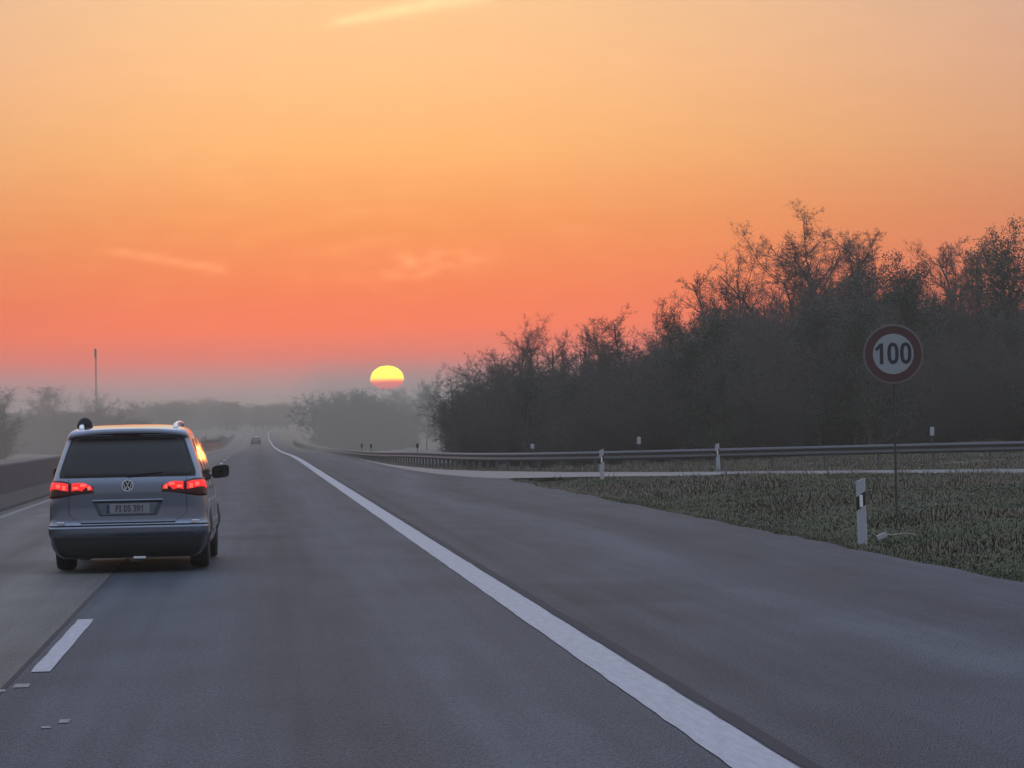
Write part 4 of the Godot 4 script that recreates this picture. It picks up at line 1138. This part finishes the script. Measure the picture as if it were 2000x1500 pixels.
		for z in [-1.02, -3.90]:
			part("wheel_arch", s.patch(func(u, v): var a: float = lerpf(-0.35, PI + 0.35, u); var r: float = lerpf(0.0, 0.385, v); return Vector2(z + r * cos(a), maxf(0.172, 0.335 + r * sin(a))), 24, 6, 0.003, F), mats.car_gap, t)
			wheel(t, k * 0.812, 0.335, z, 0.225)
		part("sill_trim", s.patch(func(u, v): return Vector2(lerpf(-1.45, -3.45, u), lerpf(0.20, 0.30, v)), 12, 3, 0.004, F), mats.car_trim, t)
		var mir := Node3D.new(); mir.name = "wing_mirror"; t.add_child(mir, true); mir.position = Vector3(k * 1.015, 1.14, -2.98)
		var mb := Buf.new()
		# a deep rounded shell that opens to the rear, its outer lower corner cut back
		var rim_at := func(a: float, r: float) -> Vector2:
			var x: float = signf(cos(a)) * pow(absf(cos(a)), 0.5) * 0.112 * r
			var yy: float = signf(sin(a)) * pow(absf(sin(a)), 0.5) * 0.082 * r
			return Vector2(x, yy + 0.10 * k * x)
		mb.grid(func(i, j): var a: float = TAU * i / 28.0; var f: float = j / 6.0; var q2: Vector2 = rim_at.call(a, sqrt(maxf(0.0, 1.0 - f * f * 0.98))); return Vector3(q2.x, q2.y, -0.16 * f), 28, 6, Vector3(0, 0, -1))
		mb.grid(func(i, j): var a: float = TAU * i / 28.0; var q2: Vector2 = rim_at.call(a, [1.0, 0.96, 0.86][j]); return Vector3(q2.x, q2.y, [0.0, 0.012, -0.004][j]), 28, 2, Vector3(0, 0, 1))
		part("housing", mb.done(), mats.car_gap, mir)
		mb = Buf.new()
		mb.grid(func(i, j): var a: float = TAU * i / 28.0; var q2: Vector2 = rim_at.call(a, 0.88 * j / 3.0); return Vector3(q2.x, q2.y, -0.004), 28, 3, Vector3(0, 0, 1))
		part("mirror_glass", mb.done(), mats.car_glass, mir)
		mb = Buf.new(); mb.box(Vector3(-k * 0.13, -0.045, -0.05), Vector3(0.14, 0.035, 0.07), Basis(Vector3.BACK, k * 0.2), 0.012)
		part("arm", mb.done(), mats.car_paint, mir)
		pb = Buf.new()
		var q := Vector3(k * 0.565, 1.700, -0.52)
		for pnt in [Vector3(k * 0.565, 1.752, -0.60), Vector3(k * 0.570, 1.772, -0.75), Vector3(k * 0.575, 1.782, -1.5), Vector3(k * 0.570, 1.772, -2.2), Vector3(k * 0.560, 1.72, -2.42)]:
			pb.tube(q, pnt, 0.021, 0.021, 8); q = pnt
		pb.box(Vector3(k * 0.565, 1.728, -0.545), Vector3(0.06, 0.07, 0.09), Basis(Vector3.RIGHT, -0.5), 0.015)
		part("roof_rail", pb.done(), mats.bright_metal, t)
		pb = Buf.new(); pb.box(Vector3(k * 0.80, 0.595, s.rear(s.a_of(k * 0.80, 0.595), 0.595).z + 0.004), Vector3(0.10, 0.045, 0.02), Basis(Vector3.UP, k * 0.3), 0.008)
		part("bumper_reflector", pb.done(), mats.bright_metal, t)
	for k in [-1.0, 1.0]:
		var F2 := func(z: float, yy: float) -> Vector3: return s.flank(k, z, yy)
		part("bumper_side_trim", s.patch(func(u, v): return Vector2(lerpf(-0.30, -0.64, u), lerpf(0.19, 0.435, v)), 6, 6, 0.005, F2), mats.car_trim, t)
	part("windscreen", s.patch(func(u, v): return Vector2(lerpf(-0.62, 0.62, u), lerpf(1.10, 1.60, v)), 16, 8, 0.004, s.front), mats.car_glass, t)
	# a round black dome on the left of the roof, and the bright exhaust under the bumper
	pb = Buf.new()
	var prof := []
	for k in 9: prof.append(Vector2(0.098 * cos(k * PI / 16.0) + 0.0001, 0.125 * sin(k * PI / 16.0)))
	pb.lathe(Vector3(-0.545, 1.735, -0.78), Vector3.UP, [Vector2(0.0, 0.0)] + prof, 20)
	part("roof_dome", pb.done(), mats.rubber, t)
	pb = Buf.new(); pb.box(Vector3(0.125, 0.170, -0.16), Vector3(0.17, 0.050, 0.16), Basis.IDENTITY, 0.02)
	part("exhaust", pb.done(), mats.bright_metal, t)
	pb = Buf.new(); pb.box(Vector3(0, 0.26, -1.02), Vector3(1.3, 0.09, 0.12), Basis.IDENTITY, 0.03)
	part("rear_axle", pb.done(), mats.rubber, t)

func make_far_car() -> void:
	var p := at(0.63 - bend(540.0), 540.0, 0.008)
	var t := thing("distant_car", "small dark car far ahead where the road bends out of sight", "car", p, -0.004)
	var s := Shell.new(); s.owner = self
	s.ys = [0.18, 0.30, 0.50, 0.75, 0.92, 1.0, 1.2, 1.36, 1.42, 1.44]
	s.w = [0.80, 0.87, 0.89, 0.885, 0.86, 0.83, 0.72, 0.62, 0.50, 0.06]
	s.zr = [-0.10, -0.02, 0.0, -0.03, -0.06, -0.12, -0.38, -0.62, -0.85, -1.5]
	s.zf = [-4.2, -4.3, -4.3, -4.2, -3.6, -3.2, -2.8, -2.5, -2.2, -1.7]
	var levels := []
	for k in 33: levels.append(lerpf(0.18, 1.44, k / 32.0))
	part("body", s.skin(levels), mats.far_car_paint, t)
	part("rear_window", s.patch(func(u, v): var yy: float = lerpf(1.02, 1.34, v); var x: float = lerpf(0.68, 0.54, v); return Vector2(s.a_of(lerpf(-x, x, u), yy), yy), 10, 5, 0.006, s.rear), mats.car_glass, t)
	for k in [-1.0, 1.0]:
		part("tail_lamp", s.patch(func(u, v): var yy: float = lerpf(0.74, 0.90, v); return Vector2(k * lerpf(s.a_of(0.60, yy), 0.9, u), yy), 6, 3, 0.008, s.rear), mats.lens_dark, t)
		for z in [-0.8, -3.4]: wheel(t, k * 0.76, 0.31, z, 0.2)
	var pb := Buf.new(); pb.box(Vector3(0, 0.62, 0.004), Vector3(0.52, 0.11, 0.01), Basis.IDENTITY, 0.002)
	part("licence_plate", pb.done(), mats.plate, t)

# ------------------------------------------------------------------ the scene
func _ready() -> void:
	rng.seed = 1
	land.seed = 4; land.frequency = 0.06; land.fractal_octaves = 3
	var cam := Camera3D.new(); cam.name = "camera"; add_child(cam)
	cam.position = Vector3(0, 1.7, 0)
	cam.rotation_order = EULER_ORDER_YXZ
	cam.rotation_degrees = Vector3(0.7194, -4.8551, -1.2)
	cam.fov = 14.25
	cam.near = 0.1; cam.far = 9000.0
	cam.current = true
	var we := WorldEnvironment.new(); we.name = "world"; add_child(we)
	var env := Environment.new(); we.environment = env
	env.background_mode = Environment.BG_SKY
	var sky := Sky.new(); sky.sky_material = make_sky(); env.sky = sky
	env.sky_rotation = Vector3(0, SKY_TURN, 0)
	env.background_energy_multiplier = 1.0
	env.tonemap_mode = Environment.TONE_MAPPER_LINEAR
	env.tonemap_exposure = 1.0
	env.sdfgi_enabled = true; env.ssao_enabled = true; env.ssil_enabled = true
	env.fog_enabled = true
	env.fog_density = 0.0007
	env.fog_light_color = Color(0.98, 0.95, 0.86)
	env.volumetric_fog_enabled = true; env.volumetric_fog_density = 0.0
	var sun := DirectionalLight3D.new(); sun.name = "sunlight"; add_child(sun)
	sun.light_color = Color(1.0, 0.50, 0.22); sun.light_energy = 0.6; sun.light_angular_distance = 0.5
	sun.shadow_enabled = true
	sun.rotation_degrees = Vector3(-SUN_EL, 180.0 - SUN_AZ, 0)
	make_materials()
	make_roads()
	# banks of ground mist ahead and over the fields to the left
	for d in [["mist", Vector3(204.5, 0.5, -268), Vector3(400, 12, 132), 0.0034], ["mist", Vector3(-96, 0.5, -310), Vector3(164, 12, 330), 0.0016], ["mist", Vector3(0, 3.5, -1436), Vector3(1500, 19, 1840), 0.0009]]:
		var f := FogVolume.new(); f.name = numbered(d[0]); add_child(f)
		f.shape = RenderingServer.FOG_VOLUME_SHAPE_ELLIPSOID if d[0] == "mist_bank" else RenderingServer.FOG_VOLUME_SHAPE_BOX
		f.position = d[1]; f.size = d[2]
		var fm := FogMaterial.new(); fm.density = d[3]; fm.albedo = Color(0.98, 0.95, 0.86); f.material = fm
		tag(f, "", "", "", "stuff")
	make_sun()
	make_median_barrier()
	make_guardrail()
	make_car()
	make_far_car()
	make_sign()
	marker_post(8.59, 43.0, "nearest and largest white marker post, at the shoulder's edge", 0.012)
	marker_post(10.25, 90.0, "farther white marker post on the grass tip where the slip road joins", 0.0)
	marker_post(15.15, 99.4, "white marker post between the slip road and the guardrail", 0.03)
	make_mast()
	make_trees()
	make_litter()
	rng.seed = 900
	make_grass()
var SKY_TURN := PI
